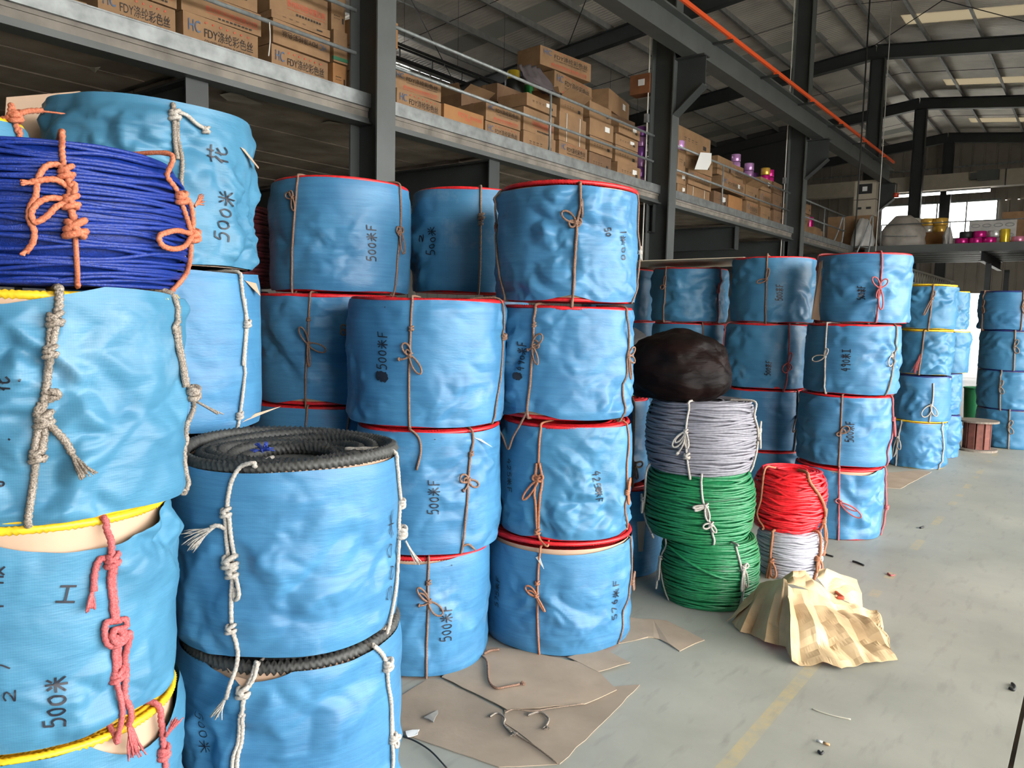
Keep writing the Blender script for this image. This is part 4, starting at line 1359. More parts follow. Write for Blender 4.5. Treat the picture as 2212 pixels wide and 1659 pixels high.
G1.cord([(1167, 1195), (1164, 1230), (1162, 1290), (1163, 1350), (1165, 1412)], 'orange', 0.0055)
G1.knot((1162, 1258), 'orange', 0.005)
G1.bow((1160, 1285), 'orange', [(-22, -18, 16), (20, 30, 4), (-18, -8, 10)], 0.0052)
G1.cord([(1362, 1178), (1361, 1230), (1357, 1270), (1350, 1320), (1338, 1370)], 'brown', 0.005)
G1.bow((1360, 1256), 'brown', [(6, -20, 10), (6, 18, 12)], 0.006)
G1.bow((1055, 1232), 'brown', [(-4, -10, 10), (-2, 14, 8)], 0.006)
G1.write('576MF', (1332, 1338), (1338, 1246), 20, 1, 2.2)
G1.write('575MF', (1080, 1312), (1084, 1244), 14, 1, 2)
G1.flap([(1158, 1203), (1166, 1200), (1178, 1224, .01)], MATS['white_liner'], 0.014)

# ---- tower H, half hidden beside the green hanks
H1 = Barrel('rope_barrel', 'shaded blue barrel with grey tape, on the floor behind the lower green hank', 1205, 1428, 1200, 4.45, 0.0, 0.53, WRAP_BLUE, 'red', 0.6, 23, GB)
H2 = Barrel('rope_barrel', 'shaded blue barrel half hidden between central stack and grey hank', 1180, 1396, 1000, 4.45, 0.55, 0.50, WRAP_BLUE, 'red', 0.5, 24, GB)
H1.flap([(1374, 1126), (1392, 1124), (1386, 1190), (1376, 1190)], mat('grey_tape', (0.33, 0.30, 0.26), 0.6), 0.004)
H2.cord([(1366, 945), (1364, 990), (1366, 1060)], 'dull', 0.009)
H2.bow((1366, 1003), 'dull', [(22, 0, 14), (6, 30, 8)], 0.007)

# ---- tower J with five red rims on the right
J1 = Barrel('rope_barrel', 'blue barrel with pink bow and torn paper rim, on the floor by the red hank', 1712, 1905, 1080, 5.8, 0.0, 0.505, WRAP_BLUE, 'red', 0.8, 25, GB, droop=[(1840, 1015, 0.7, 0.03)])
J2 = Barrel('rope_barrel', 'blue barrel marked 500, third from top in the right hand stack of four', 1722, 1925, 930, 5.8, 0.525, 0.495, WRAP_BLUE, 'red', 0.7, 26, GB)
J3 = Barrel('rope_barrel', 'blue barrel marked 490 with pale cord loop, second from top beside the aisle', 1738, 1945, 780, 5.8, 1.035, 0.485, WRAP_BLUE, 'red', 0.8, 27, GB, droop=[(1770, 700, 0.5, 0.01)])
J4 = Barrel('rope_barrel', 'blue barrel with a pink double bow topping the stack beside the aisle', 1764, 1970, 620, 5.8, 1.535, 0.475, WRAP_BLUE, 'red', 0.8, 28, GB)
J4.cord([(1903, 556), (1901, 590), (1897, 630), (1892, 690)], 'pink', 0.0065)
J4.bow((1896, 622), 'pink', [(-14, -20, 12), (12, -16, 12), (4, 42, 10), (-4, 20, 8)], 0.006)
J4.cord([(1768, 565), (1766, 620), (1760, 690)], 'pink', 0.006)
J4.write('500MF', (1868, 648), (1870, 616), 14, 1, 1.8)
J4.flap([(1770, 568), (1776, 562), (1774, 640), (1770, 692), (1764, 690, .01)], out=0.03)
J3.cord([(1786, 706), (1784, 760), (1783, 842)], 'white', 0.006)
J3.bow((1783, 770), 'white', [(-26, 8, 14), (6, -16, 8)], 0.0055)
J3.cord([(1934, 735), (1928, 775), (1920, 820), (1912, 850)], 'dull', 0.006)
J3.bow((1926, 768), 'white', [(-8, 20, 16), (6, -8, 10)], 0.0058)
J3.write('490MI', (1836, 802), (1838, 752), 16, 1, 1.8)
J2.cord([(1819, 862), (1816, 930), (1812, 1000)], 'brown', 0.006)
J2.bow((1816, 934), 'brown', [(14, -12, 14), (8, -4, 10), (-6, 6, 8)], 0.0058)
J2.cord([(1926, 880), (1924, 930), (1917, 965)], 'pink', 0.007)
J2.bow((1925, 905), 'pink', [(8, 34, 10)], 0.007)
J2.write('500MF', (1844, 956), (1846, 908), 16, 1, 1.8)
J1.cord([(1813, 1014), (1812, 1080), (1811, 1160)], 'pink', 0.0065)
J1.bow((1815, 1085), 'pink', [(38, 24, 16), (-8, -6, 10), (30, 12, 8)], 0.006)
J1.cord([(1906, 1080), (1907, 1110), (1902, 1140)], 'pink', 0.0075)
J1.knot((1907, 1095), 'pink', 0.008)
# ---- tower K
K1 = Barrel('rope_barrel', 'lowest barrel behind the red hank and the right hand stack', 1560, 1735, 1080, 6.3, 0.0, 0.50, WRAP_TEAL, 'red', 0.5, 29, GB)
K2 = Barrel('rope_barrel', 'plain blue barrel beside the grey hank, a loop of cord at its edge', 1555, 1735, 920, 6.3, 0.51, 0.475, WRAP_BLUE, 'red', 0.5, 30, GB)
K3 = Barrel('rope_barrel', 'blue barrel with a pink bow behind the black bag', 1566, 1745, 770, 6.3, 1.0, 0.505, WRAP_TEAL, 'red', 0.8, 31, GB)
K4 = Barrel('rope_barrel', 'blue barrel marked 500 in the gap between two aisle stacks, top row', 1578, 1762, 620, 6.3, 1.52, 0.505, WRAP_TEAL, 'red', 0.7, 32, GB)
K4.cord([(1658, 552), (1656, 605), (1654, 692)], 'brown', 0.0065)
K4.bow((1656, 604), 'brown', [(-18, 6, 8), (4, -22, 6)], 0.006)
K4.write('500MF', (1690, 650), (1692, 612), 14, 1, 1.8)
K3.cord([(1704, 708), (1702, 770), (1695, 842)], 'pink', 0.0065)
K3.bow((1701, 785), 'pink', [(-10, 18, 18), (4, -22, 8), (6, 12, 10)], 0.006)
K3.cord([(1573, 712), (1572, 770), (1572, 838)], 'pink', 0.006)
K3.write('500MF', (1664, 812), (1668, 778), 12, 1, 1.7)
K2.cord([(1722, 860), (1718, 920), (1712, 985)], 'dull', 0.006)
K2.bow((1718, 900), 'brown', [(-14, 30, 10)], 0.006)
# ---- tower M and the one further left
M1 = Barrel('rope_barrel', 'hidden low barrel behind the grey hank', 1410, 1575, 1050, 6.75, 0.0, 0.49, WRAP_TEAL, 'red', 0.5, 33, GB)
M2 = Barrel('rope_barrel', 'hidden middle barrel behind the grey hank', 1410, 1575, 900, 6.75, 0.5, 0.49, WRAP_TEAL, 'red', 0.5, 34, GB)
M3 = Barrel('rope_barrel', 'teal barrel peeping out above the black bag', 1408, 1572, 770, 6.75, 1.0, 0.49, WRAP_TEAL, 'red', 0.7, 35, GB)
M4 = Barrel('rope_barrel', 'teal crumpled barrel with a cut corner under the beige board', 1408, 1572, 630, 6.75, 1.505, 0.46, WRAP_TEAL, 'red', 1.0, 36, GB)
M4.cord([(1438, 582), (1437, 630), (1432, 690)], 'brown', 0.0065)
M4.bow((1437, 618), 'brown', [(-10, 4, 10), (3, -22, 6)], 0.006)
M4.cord([(1555, 585), (1553, 625), (1548, 690)], 'pink', 0.006)
M4.bow((1553, 620), 'pink', [(-4, 14, 8), (3, -18, 6)], 0.006)
M3.cord([(1518, 702), (1518, 760)], 'brown', 0.006)
Q4 = Barrel('rope_barrel', 'dark teal barrel deepest in shade beside the second column', 1262, 1415, 640, 7.3, 1.50, 0.48, WRAP_TEAL, 'red', 0.5, 37, GB)
Q3 = Barrel('rope_barrel', 'dark teal barrel under the deepest shaded one', 1262, 1415, 760, 7.3, 1.0, 0.49, WRAP_TEAL, 'red', 0.5, 38, GB)
Q2 = Barrel('rope_barrel', 'hidden barrel low beside the second column', 1262, 1415, 900, 7.3, 0.5, 0.49, WRAP_TEAL, 'red', 0.5, 39, GB)
Q1 = Barrel('rope_barrel', 'hidden barrel on the floor beside the second column', 1262, 1415, 1000, 7.3, 0.0, 0.49, WRAP_TEAL, 'red', 0.5, 40, GB)
# ---- tower N, yellow rims, and the narrow one behind it
N1 = Barrel('rope_barrel', 'blue barrel with white cords on the floor of the yellow rimmed far stack', 1918, 2045, 960, 9.1, 0.0, 0.49, WRAP_BLUE, 'yellow', 0.9, 41, GB, rimh=0.02)
N2 = Barrel('rope_barrel', 'blue barrel with a white looped cord, second from floor in the yellow rimmed stack', 1930, 2055, 860, 9.1, 0.505, 0.475, WRAP_BLUE, 'navy', 0.9, 42, GB)
N3 = Barrel('rope_barrel', 'blue barrel with a pink tassel under the yellow rope rim', 1942, 2060, 760, 9.1, 1.0, 0.455, WRAP_TEAL, 'yellow', 1.0, 43, GB, rimh=0.02)
N4 = Barrel('rope_barrel', 'crinkled blue barrel with yellow rope on top, past the right hand stack', 1950, 2068, 660, 9.1, 1.48, 0.445, WRAP_TEAL, 'yellow', 1.2, 44, GB, rimh=0.02)
N4.cord([(2016, 620), (2012, 660), (2005, 710)], 'brown', 0.008)
N4.bow((2013, 645), 'brown', [(-12, 32, 4), (3, -14, 6)], 0.008)
N3.cord([(1996, 722), (1992, 760), (1985, 805)], 'brown', 0.008)
N3.tassel((1990, 765), (1976, 803, .01), 'pink', 0.012, 0.3)
N2.cord([(2016, 828), (2014, 860), (2008, 905)], 'white', 0.008, over=False)
N2.bow((2010, 875), 'white', [(-14, 22, 16), (10, 20, 10)], 0.008)
N1.cord([(1946, 915), (1942, 945), (1936, 1000)], 'white', 0.008)
N1.bow((1941, 945), 'white', [(8, 22, 10), (-4, 38, 8)], 0.008)
N1.cord([(2036, 925), (2034, 965), (2028, 1005)], 'white', 0.008)
NN = []
for i, (z0, h, lab) in enumerate(((0, 0.49, 'narrow blue barrel on the floor behind the yellow rimmed stack'), (0.5, 0.47, 'blue barrel behind the yellow rimmed stack with upright grey tube, second row'), (0.98, 0.47, 'blue barrel behind the yellow rimmed stack with torn white paper'), (1.47, 0.43, 'blue barrel behind the yellow rimmed stack, top row'))):
    xr = (2076, 2080, 2098, 2096)[i]
    NN.append(Barrel('rope_barrel', lab, xr - 92, xr, 900 - i * 85, 10.0, z0, h, WRAP_TEAL if i > 1 else WRAP_BLUE, 'navy' if i < 2 else 'yellow', 0.8, 45 + i, GB))
# ---- tower P, navy rims at the picture's right
for i, (z0, h, lab) in enumerate(((0, 0.48, 'teal blue barrel with navy rim on the floor beyond the cable reel'), (0.49, 0.475, 'teal blue barrel with navy rim, second from floor beyond the cable reel'), (0.975, 0.485, 'teal blue barrel with navy rim, second from top beyond the cable reel'), (1.475, 0.47, 'blue barrel with navy rim topping the stack beyond the cable reel'))):
    b = Barrel('rope_barrel', lab, (2105, 2110, 2114, 2112)[i], (2262, 2264, 2266, 2266)[i], 930 - i * 87, 11.3, z0, h, WRAP_BLUE if i == 3 else WRAP_TEAL, 'navy', 0.7, 60 + i, GB, rimh=0.016)
    for (x0, x1) in (((2181, 2178),), ((2163, 2160),), ((2193, 2190),), ((2127, 2121), (2211, 2205)))[i]:
        y = (892, 806, 718, 632)[i]
        b.cord([(x0, y), ((x0 + x1) / 2, y + 40), (x1, y + 78)], 'dull' if i < 3 else 'brown', 0.009)
        b.bow(((x0 + x1) / 2, y + 30), 'dull' if i < 3 else 'brown', [(6, 12, 8), (4, -12, 6)], 0.008)
# ---- barrel peeping in at the picture's left edge, with the neighbour that carries it
A0 = Barrel('rope_barrel', 'sky blue barrel with coral knot cut by the left edge above the royal blue hank', -330, 62, 290, 2.6, 1.60, 0.46, WRAP_CYAN, 'yellow', 0.9, 70, GB)
A0.cord([(20, 228), (26, 255), (30, 285), (33, 310)], 'coral', 0.008)
A0.knot((27, 252), 'coral', 0.009)
A0.cord([(27, 250, .004), (45, 240, .01), (70, 236, .02)], 'coral', 0.008, over=False, under=False)
A0.tassel((66, 237, .02), (95, 240, .03), 'coral', 0.009, 0.4)
for i in range(3):
    Barrel('rope_barrel', ('hidden barrel at the foot of the stack outside the left edge', 'hidden middle barrel of the stack outside the left edge', 'hidden upper barrel of the stack outside the left edge')[i], -330, 62, 900, 2.6, i * 0.53, 0.515, WRAP_CYAN, 'yellow', 0.6, 71 + i, GB)


# ------------------------------------------------------------------ bare rope hanks
class Hank(Barrel):
    def __init__(s, name, label, xl, xr, ym, d, z0, h, rope, rr=0.0085, seed=0, bulge=0.10, slump=0.006, top=True, R=None, wob=1.0, braided=False, lean=(0, 0)):
        al, ar = ray(xl, ym), ray(xr, ym)
        aL, aR = math.atan2(al[0], al[1]), math.atan2(ar[0], ar[1])
        sn = math.sin((aR - aL) / 2); md = (aR + aL) / 2
        s.R = R or d * sn / (1 - sn)
        s.c = np.array([math.sin(md), math.cos(md)]) * (d + s.R)
        s.z0, s.h, s.seed, s.bulge = z0, h, seed, bulge
        s.root = empty(name, (s.c[0], s.c[1], z0))
        tag(s.root, label, 'rope hank', 'bare rope hanks')
        rg = random.Random(seed)
        s.ph = [rg.uniform(0, 6.28) for _ in range(6)]
        s.lean = lean
        mb = MB()
        sp = rr * 1.62
        n = int((h - 2 * rr) / sp)
        ns = 96
        th = np.linspace(0, 2 * math.pi, ns, endpoint=False)
        for i in range(n + 1):
            zb = rr + i * (h - 2 * rr) / n
            a = [rg.uniform(0, 6.28) for _ in range(4)]
            z = zb + wob * slump * (np.sin(2 * th + a[0]) + 0.7 * np.sin(3 * th + a[1]) + 0.5 * np.sin(7 * th + a[2])) * rg.uniform(0.4, 1.3)
            z = np.clip(z + h * 0.02 * np.sin(th + s.ph[3]), rr, h - rr * 0.5)
            r = np.array([s.rad(t, zz) for t, zz in zip(th, z)]) - rr + rr * 0.55 * np.sin(3 * th + a[3]) * rg.uniform(0, 1)
            x_, y_ = r * np.cos(th) + lean[0] * z, r * np.sin(th) + lean[1] * z
            mb.tube(np.stack([x_, y_, z], 1), rr, 7, closed=True)
        # rings over the top and bottom
        for (zz, sg) in ((h, -1), (0.0, 1)):
            q = s.rad(0, zz) - rr * 2.4
            kk = 0
            while q > s.R * 0.35 and (sg < 0 or kk < 3):
                z = zz + sg * (rr + 0.25 * rr * math.sin(kk * 2.1)) + 0.4 * rr * np.sin(2 * th + kk)
                x_, y_ = (q + 0.5 * rr * np.sin(3 * th + kk)) * np.cos(th) + lean[0] * zz, (q + 0.5 * rr * np.sin(3 * th + kk)) * np.sin(th) + lean[1] * zz
                mb.tube(np.stack([x_, y_, z], 1), rr, 6, closed=True)
                q -= rr * 1.75
                kk += 1
        # inner body
        nu = 40
        V, F = [], []
        for i in range(nu):
            t = 2 * math.pi * i / nu
            for (f, z) in ((0.33, rr), (0.90, rr * 1.2), (0.955, h * 0.5), (0.90, h - rr * 1.6), (0.33, h - rr * 1.6)):
                q = f * s.R if f < 0.5 else (s.rad(t, z) - rr * 1.3)
                V.append((q * math.cos(t) + lean[0] * z, q * math.sin(t) + lean[1] * z, z))
        for i in range(nu):
            i2 = (i + 1) % nu
            for j in range(5):
                F.append((i * 5 + j, i2 * 5 + j, i2 * 5 + (j + 1) % 5, i * 5 + (j + 1) % 5))
        mb.add(V, F)
        mb.build('rope_winding', ROPE[rope], s.root, True)

    def rad(s, th, z):
        t = min(1, max(0, z / s.h))
        return s.R * (1 - s.bulge * (abs(2 * t - 1) ** 2.6)) * (1 + 0.012 * math.cos(2 * th + s.ph[0]))

    def at(s, th, z, n=0.0):
        p = Barrel.at(s, th, z, n)
        return p + np.array([s.lean[0] * z, s.lean[1] * z, 0])


A4 = Hank('rope_hank', 'royal blue braided rope hank tied with coral cord', -240, 420, 480, 1.83, 1.585, 0.30, 'royal', 0.0048, 80, 0.17, 0.005, wob=1.1)
A4.cord([(136, 315), (138, 350), (145, 372)], 'coral', 0.006, under=False)
A4.knot((143, 372), 'coral', 0.007)
A4.cord([(143, 365), (120, 355, .006), (98, 362, .01), (84, 390, .012), (80, 425, .01), (68, 450, .008), (66, 475, .008), (76, 500, .006), (72, 525, .006), (56, 545, .006)], 'coral', 0.0062, over=False, under=False)
A4.tassel((60, 540, .006), (50, 552, .01), 'coral', 0.008, 0.6)
A4.cord([(148, 380), (150, 405), (156, 412), (148, 425), (152, 450), (160, 480)], 'coral', 0.0075, over=False, under=False)
A4.cord([(145, 378), (150, 400, .006), (160, 400, .008), (158, 420, .008), (148, 440, .006)], 'coral', 0.0062, over=False, under=False)
A4.cord([(147, 404), (120, 390, .01), (90, 392, .014), (64, 398, .012)], 'coral', 0.0062, over=False, under=False)
A4.tassel((70, 397, .012), (54, 400, .016), 'coral', 0.0085, 0.8)
A4.cord([(148, 432), (110, 430, .01), (86, 440, .012), (72, 462, .014), (80, 482, .014), (104, 468, .014), (122, 448, .012), (146, 440, .006)], 'coral', 0.0062, over=False, under=False)
A4.knot((152, 438), 'coral', 0.0075)
A4.knot((161, 496), 'coral', 0.009, size=2.6)
A4.cord([(162, 505), (166, 550), (172, 590), (176, 618)], 'coral', 0.0055, over=False)
A4.cord([(380, 380), (388, 405), (392, 430)], 'coral', 0.006, under=False)
A4.knot((392, 428), 'coral', 0.0075)
A4.cord([(392, 432), (402, 470), (410, 505), (416, 560), (420, 600), (405, 640)], 'coral', 0.006, over=False)
A4.cord([(396, 420, .004), (406, 440, .008), (410, 480, .006), (412, 505)], 'coral', 0.006, over=False, under=False)
A4.tassel((412, 445, .01), (418, 428, .016), 'coral', 0.007, 0.5)
A4.cord([(410, 505), (375, 498, .008), (345, 504, .012), (332, 512, .014), (340, 530, .014), (365, 538, .012), (390, 532, .01), (408, 512, .004)], 'coral', 0.0062, over=False, under=False)
A4.knot((413, 510), 'coral', 0.008)

GR1 = Hank('rope_hank', 'dark green rope hank standing on the floor', 1432, 1632, 1250, 4.04, 0.0, 0.36, 'green', 0.0068, 81, 0.12, 0.006, R=0.272)
GR2 = Hank('rope_hank', 'brighter green rope hank in the middle of the bare hank pile', 1388, 1632, 1100, 4.04, 0.352, 0.37, 'green', 0.0068, 82, 0.14, 0.006)
GY = Hank('rope_hank', 'pale grey rope hank under the black bag', 1392, 1637, 950, 4.04, 0.715, 0.385, 'grey', 0.0068, 83, 0.13, 0.006)
GY.cord([(1486, 885), (1482, 930), (1484, 985), (1488, 1035)], 'white', 0.006)
GY.bow((1482, 932), 'white', [(-24, 34, 18), (-18, 50, 0), (-20, 24, 10), (6, 34, 10)], 0.006)
GY.knot((1484, 985), 'white', 0.008)
GY.cord([(1634, 900), (1637, 940), (1634, 1000)], 'white', 0.006)
GY.bow((1638, 930), 'white', [(6, 26, 14), (4, -18, 10), (0, 36, 8), (-12, 18, 0)], 0.0065)
GR2.cord([(1515, 1045), (1518, 1080), (1530, 1120), (1538, 1150), (1545, 1170)], 'white', 0.006)
GR2.bow((1524, 1092), 'white', [(-26, 4, 6), (-22, 10, 6), (6, 30, 10)], 0.0065)
GR2.bow((1535, 1132), 'white', [(-16, 6, 12), (10, 16, 8)], 0.0062)
GR2.cord([(1394, 1075), (1390, 1110), (1396, 1160)], 'white', 0.006)
GR2.bow((1392, 1080), 'white', [(4, 26, 10), (-8, -10, 10)], 0.007)
GR1.cord([(1596, 1185), (1600, 1220), (1606, 1260), (1604, 1290)], 'white', 0.006)
GR1.bow((1605, 1226), 'white', [(8, 40, 10), (-6, 46, 6), (10, -6, 10)], 0.0065)
GR1.cord([(1436, 1180), (1428, 1210), (1432, 1260), (1436, 1300)], 'white', 0.005)
GR1.bow((1430, 1205), 'white', [(4, 46, 12), (0, 66, 4)], 0.006)
# a loose turn hanging diagonally across the lower green hank
mb = MB()
mb.tube(smooth_path([GR1.pxpt(p, 0.006) for p in ((1440, 1178), (1475, 1205), (1520, 1232), (1560, 1248), (1600, 1252))], 6), 0.0075, 7)
mb.build('loose_turn', ROPE['green'], GR1.root, True)
WH = Hank('rope_hank', 'white rope hank squashed under the red hank', 1632, 1778, 1200, 4.74, 0.0, 0.275, 'white', 0.0068, 84, 0.10, 0.007)
WH.cord([(1668, 1160), (1666, 1200), (1662, 1255)], 'orange', 0.008)
WH.bow((1668, 1212), 'orange', [(10, 30, 16), (-4, 40, 6)], 0.008)
WH.cord([(1770, 1190), (1764, 1230)], 'orange', 0.009)
WH.bow((1764, 1205), 'orange', [(8, 24, 12), (-4, 26, 8)], 0.008)
RD = Hank('rope_hank', 'bright scarlet rope hank slumped on the white hank', 1615, 1782, 1090, 4.74, 0.272, 0.37, 'scarlet', 0.008, 85, 0.22, 0.012, lean=(0.10, -0.10))
RD.cord([(1745, 1040), (1770, 1085), (1782, 1130), (1778, 1160)], 'orange', 0.009)
RD.bow((1778, 1125), 'orange', [(8, 40, 10), (2, 70, 0), (4, -24, 10)], 0.008)
RD.cord([(1640, 1075), (1632, 1110), (1640, 1140)], 'orange', 0.006)
# dark flecked rope in the gap behind the tall barrel
mar = []
for i, (z0, lab) in enumerate(((0.0, 'hidden maroon flecked rope hank at the foot of the dark gap'), (0.55, 'maroon flecked rope hank low in the dark gap'), (1.1, 'maroon flecked rope hank in the middle of the dark gap'), (1.65, 'maroon flecked rope hank topmost in the dark gap'))):
    mar.append(Hank('rope_hank', lab, 380, 588, 700, 4.2, z0, 0.53 if i < 3 else 0.42, 'maroon', 0.011, 90 + i, 0.06, 0.004, R=0.26))
# lime green coil resting on the half hidden barrel
LG = Hank('rope_hank', 'small green rope hank resting behind the black bag', 1200, 1398, 900, 4.5, 1.07, 0.12, 'green', 0.0068, 95, 0.1, 0.006, R=0.27)
#PART3
# ------------------------------------------------------------------ loose things on the floor
def sheet(name, label, pts, z, th=0.003, m=None, cat='cardboard', curl=0.0, seed=0, grp='cardboard sheets on the floor'):
    """flat torn sheet from outline pixels on the floor plane"""
    P = [np.array(fl(x, y)) for x, y in pts]
    rg = random.Random(seed)
    Q = []
    for i in range(len(P)):                      # slightly ragged edges
        a, b_ = P[i], P[(i + 1) % len(P)]
        n = max(2, int(np.linalg.norm(b_ - a) / 0.06))
        for k in range(n):
            Q.append(a + (b_ - a) * k / n + np.array([rg.uniform(-1, 1), rg.uniform(-1, 1)]) * (0.004 if k else 0))
    c = sum(Q) / len(Q)
    V = [(q[0] - c[0], q[1] - c[1], th + curl * max(0.0, rg.uniform(-0.3, 1))) for q in Q] + [(q[0] - c[0], q[1] - c[1], curl * 0.3 * max(0.0, rg.uniform(-0.3, 1))) for q in Q]
    k = len(Q)
    F = [tuple(range(k)), tuple(reversed(range(k, 2 * k)))] + [(i, i + k, (i + 1) % k + k, (i + 1) % k) for i in range(k)]
    mb = MB(); mb.add(V, F)
    return tag(mb.build(name, m or M_SHEETCARD, None, False, (c[0], c[1], z)), label, cat, grp)


Z8 = lambda pts: [(700 + x / 2.9105, 1089 + y / 2.9105) for x, y in pts]
M_SHEET2 = mat('paler_floor_cardboard', (0.36, 0.275, 0.20), 0.9, var=0.12, vscale=5, bump=0.2, bscale=18)
sheet('cardboard_sheet', 'large dusty cardboard sheet by the black rope pair, wheel marks on it', Z8([(430, 1240), (640, 1112), (740, 1108), (1120, 1300), (1135, 1385), (1470, 1640), (1100, 1657), (640, 1500), (430, 1430)]), 0.001, seed=1)
sheet('cardboard_sheet', 'creased cardboard sheet running under the central stack', Z8([(740, 1100), (960, 900), (1250, 930), (1700, 1030), (1840, 1180), (1640, 1270), (1150, 1305)]), 0.007, m=M_SHEET2, seed=2)
sheet('cardboard_sheet', 'thin cardboard sheet under the creased one, a string lying on its edge', Z8([(1130, 1290), (1840, 1150), (1985, 1140), (1740, 1390), (1480, 1640), (1140, 1385)]), 0.001, seed=3)
sheet('cardboard_sheet', 'small cardboard piece in front of the lapped seam barrel', Z8([(1530, 975), (1750, 915), (1925, 1010), (1720, 1068)]), 0.008, m=M_SHEET2, seed=4)
sheet('cardboard_sheet', 'folded cardboard strip between central stack and lower green hank', [(1335, 1392), (1352, 1335), (1440, 1342), (1522, 1384), (1468, 1408), (1425, 1382), (1400, 1378)], 0.001, m=M_SHEET2, seed=5, curl=0.004)
sheet('cardboard_sheet', 'cardboard sheet beside the far yellow rimmed stack', [(1905, 1054), (1915, 1022), (1985, 1016), (2012, 1020), (1945, 1056)], 0.001, m=M_SHEET2, seed=6)

# crumpled brown paper sack
SACK = empty('paper_sack', (*fl(1745, 1380), 0.0))
tag(SACK, 'crumpled brown kraft paper sack collapsed on the floor', 'paper sack')
S0 = np.array([SACK.location.x, SACK.location.y])


def px_at(x, y, base):
    """point seen at px (x, y) standing above the floor point seen at px base"""
    b_ = np.array(fl(*base))
    d = ray(x, y)
    t = math.hypot(*b_) / math.hypot(d[0], d[1])
    return ORG + d * t


def fold_sheet(name, rim, apex, seed, n=6, amp=0.02, powr=1.0, m=M_KRAFT, centre=None):
    """paper fan: spokes from an apex crest (3-D points) to rim points (3-D), creased between spokes"""
    rg = random.Random(seed)
    k = len(rim)
    ns = 7                                        # subdivisions between spokes
    rows = 14
    V = []
    cols = (k - 1) * ns + 1
    ap = np.array(apex)
    rm = np.array(rim)

    def lerp(A_, u):
        i = min(int(u), len(A_) - 2)
        f = u - i
        return A_[i] * (1 - f) + A_[i + 1] * f
    for c in range(cols):
        u = c / ns
        a = lerp(ap, u * (len(ap) - 1) / (k - 1) if len(ap) > 1 else 0) if len(ap) > 1 else ap[0]
        r = lerp(rm, u)
        ridge = abs(((u / 2 + 0.5) % 1.0) - 0.5) * 2      # 0 at a fold, 1 between
        for j in range(rows):
            t = j / (rows - 1)
            p = a * (1 - t) + r * t
            sag = math.sin(math.pi * t)
            p = p + np.array([0, 0, 1.0]) * (amp * sag * (1.2 - 1.6 * (1 - ridge)) * 1.0)
            q = Vector((float(p[0]) * 9, float(p[1]) * 9, float(p[2]) * 9 + seed))
            dn = 0.05 * (abs(noise.noise(q * 0.5)) - 0.2) + 0.014 * (abs(noise.noise(q * 1.3)) - 0.2)
            p = p + np.array([dn * 0.5, -dn * 0.5, dn])
            p[2] = max(p[2], 0.004 + 0.004 * rg.random())
            V.append((p[0] - S0[0], p[1] - S0[1], p[2]))
    F = []
    for c in range(cols - 1):
        for j in range(rows - 1):
            F.append((c * rows + j, c * rows + j + 1, (c + 1) * rows + j + 1, (c + 1) * rows + j))
    mb = MB(); mb.add(V, F)
    o = mb.build(name, m, SACK, False)
    md = o.modifiers.new('thick', 'SOLIDIFY'); md.thickness = 0.0022; md.offset = -1
    return o


F3 = lambda x, y, z=0.005: np.array([*fl(x, y, z), z])
# front skirt, from the crest down to the floor
fold_sheet('front_skirt', [F3(1697, 1400), F3(1712, 1424, .03), F3(1735, 1440), F3(1775, 1432, .02), F3(1816, 1447), F3(1866, 1432, .02), F3(1897, 1432, .012), F3(1940, 1424, .02), F3(1920, 1392, .04), F3(1905, 1340, .03)],
           [px_at(1690, 1252, (1690, 1372)), px_at(1700, 1262, (1700, 1372)), px_at(1730, 1272, (1730, 1368)), px_at(1760, 1285, (1760, 1362)), px_at(1800, 1306, (1800, 1358)), px_at(1850, 1312, (1850, 1350)), px_at(1892, 1318, (1892, 1336))], 3, amp=0.020)
# left lobe of the mouth
fold_sheet('side_fold', [F3(1580, 1345), F3(1600, 1362, .02), F3(1622, 1370), F3(1650, 1388, .02), F3(1680, 1398), F3(1700, 1405)],
           [px_at(1640, 1262, (1640, 1335)), px_at(1655, 1256, (1655, 1345)), px_at(1672, 1254, (1672, 1355)), px_at(1690, 1252, (1690, 1372)), px_at(1697, 1258, (1697, 1374))], 5, amp=0.012)
fold_sheet('dirty_fold', [F3(1570, 1340, .02), F3(1585, 1330, .03), F3(1612, 1322, .03)], [px_at(1625, 1300, (1610, 1350)), px_at(1632, 1278, (1632, 1338)), px_at(1645, 1262, (1645, 1332))], 7, amp=0.02)
# back folds behind the crest
fold_sheet('back_fold', [px_at(1690, 1250, (1700, 1345)), px_at(1712, 1236, (1712, 1340)), px_at(1742, 1230, (1742, 1338)), px_at(1752, 1250, (1752, 1340)), px_at(1790, 1278, (1790, 1340)), px_at(1846, 1312, (1846, 1345))],
           [px_at(1690, 1262, (1690, 1370)), px_at(1730, 1275, (1730, 1366)), px_at(1765, 1290, (1765, 1360)), px_at(1850, 1314, (1850, 1350))], 9, amp=0.02)
fold_sheet('back_corner', [px_at(1768, 1232, (1768, 1320)), px_at(1785, 1230, (1785, 1318)), px_at(1850, 1252, (1850, 1316)), px_at(1862, 1280, (1862, 1318)), px_at(1863, 1310, (1863, 1322))],
           [px_at(1765, 1250, (1765, 1335)), px_at(1790, 1278, (1790, 1335)), px_at(1846, 1310, (1846, 1340))], 11, amp=0.02)
mb = MB(); mb.tube(smooth_path([px_at(x, y, (x, y + 55)) - np.array([*S0, 0]) for x, y in ((1785, 1278), (1800, 1276), (1812, 1284), (1822, 1292), (1808, 1290))], 5), 0.008, 6)
mb.build('red_strap', mat('red_strap', (0.55, 0.09, 0.05), 0.6), SACK, True)
tag(SACK.children[-1], 'bit of red cord inside the sack')
# faint black print on the sack's side
mb = MB()
rg = random.Random(8)

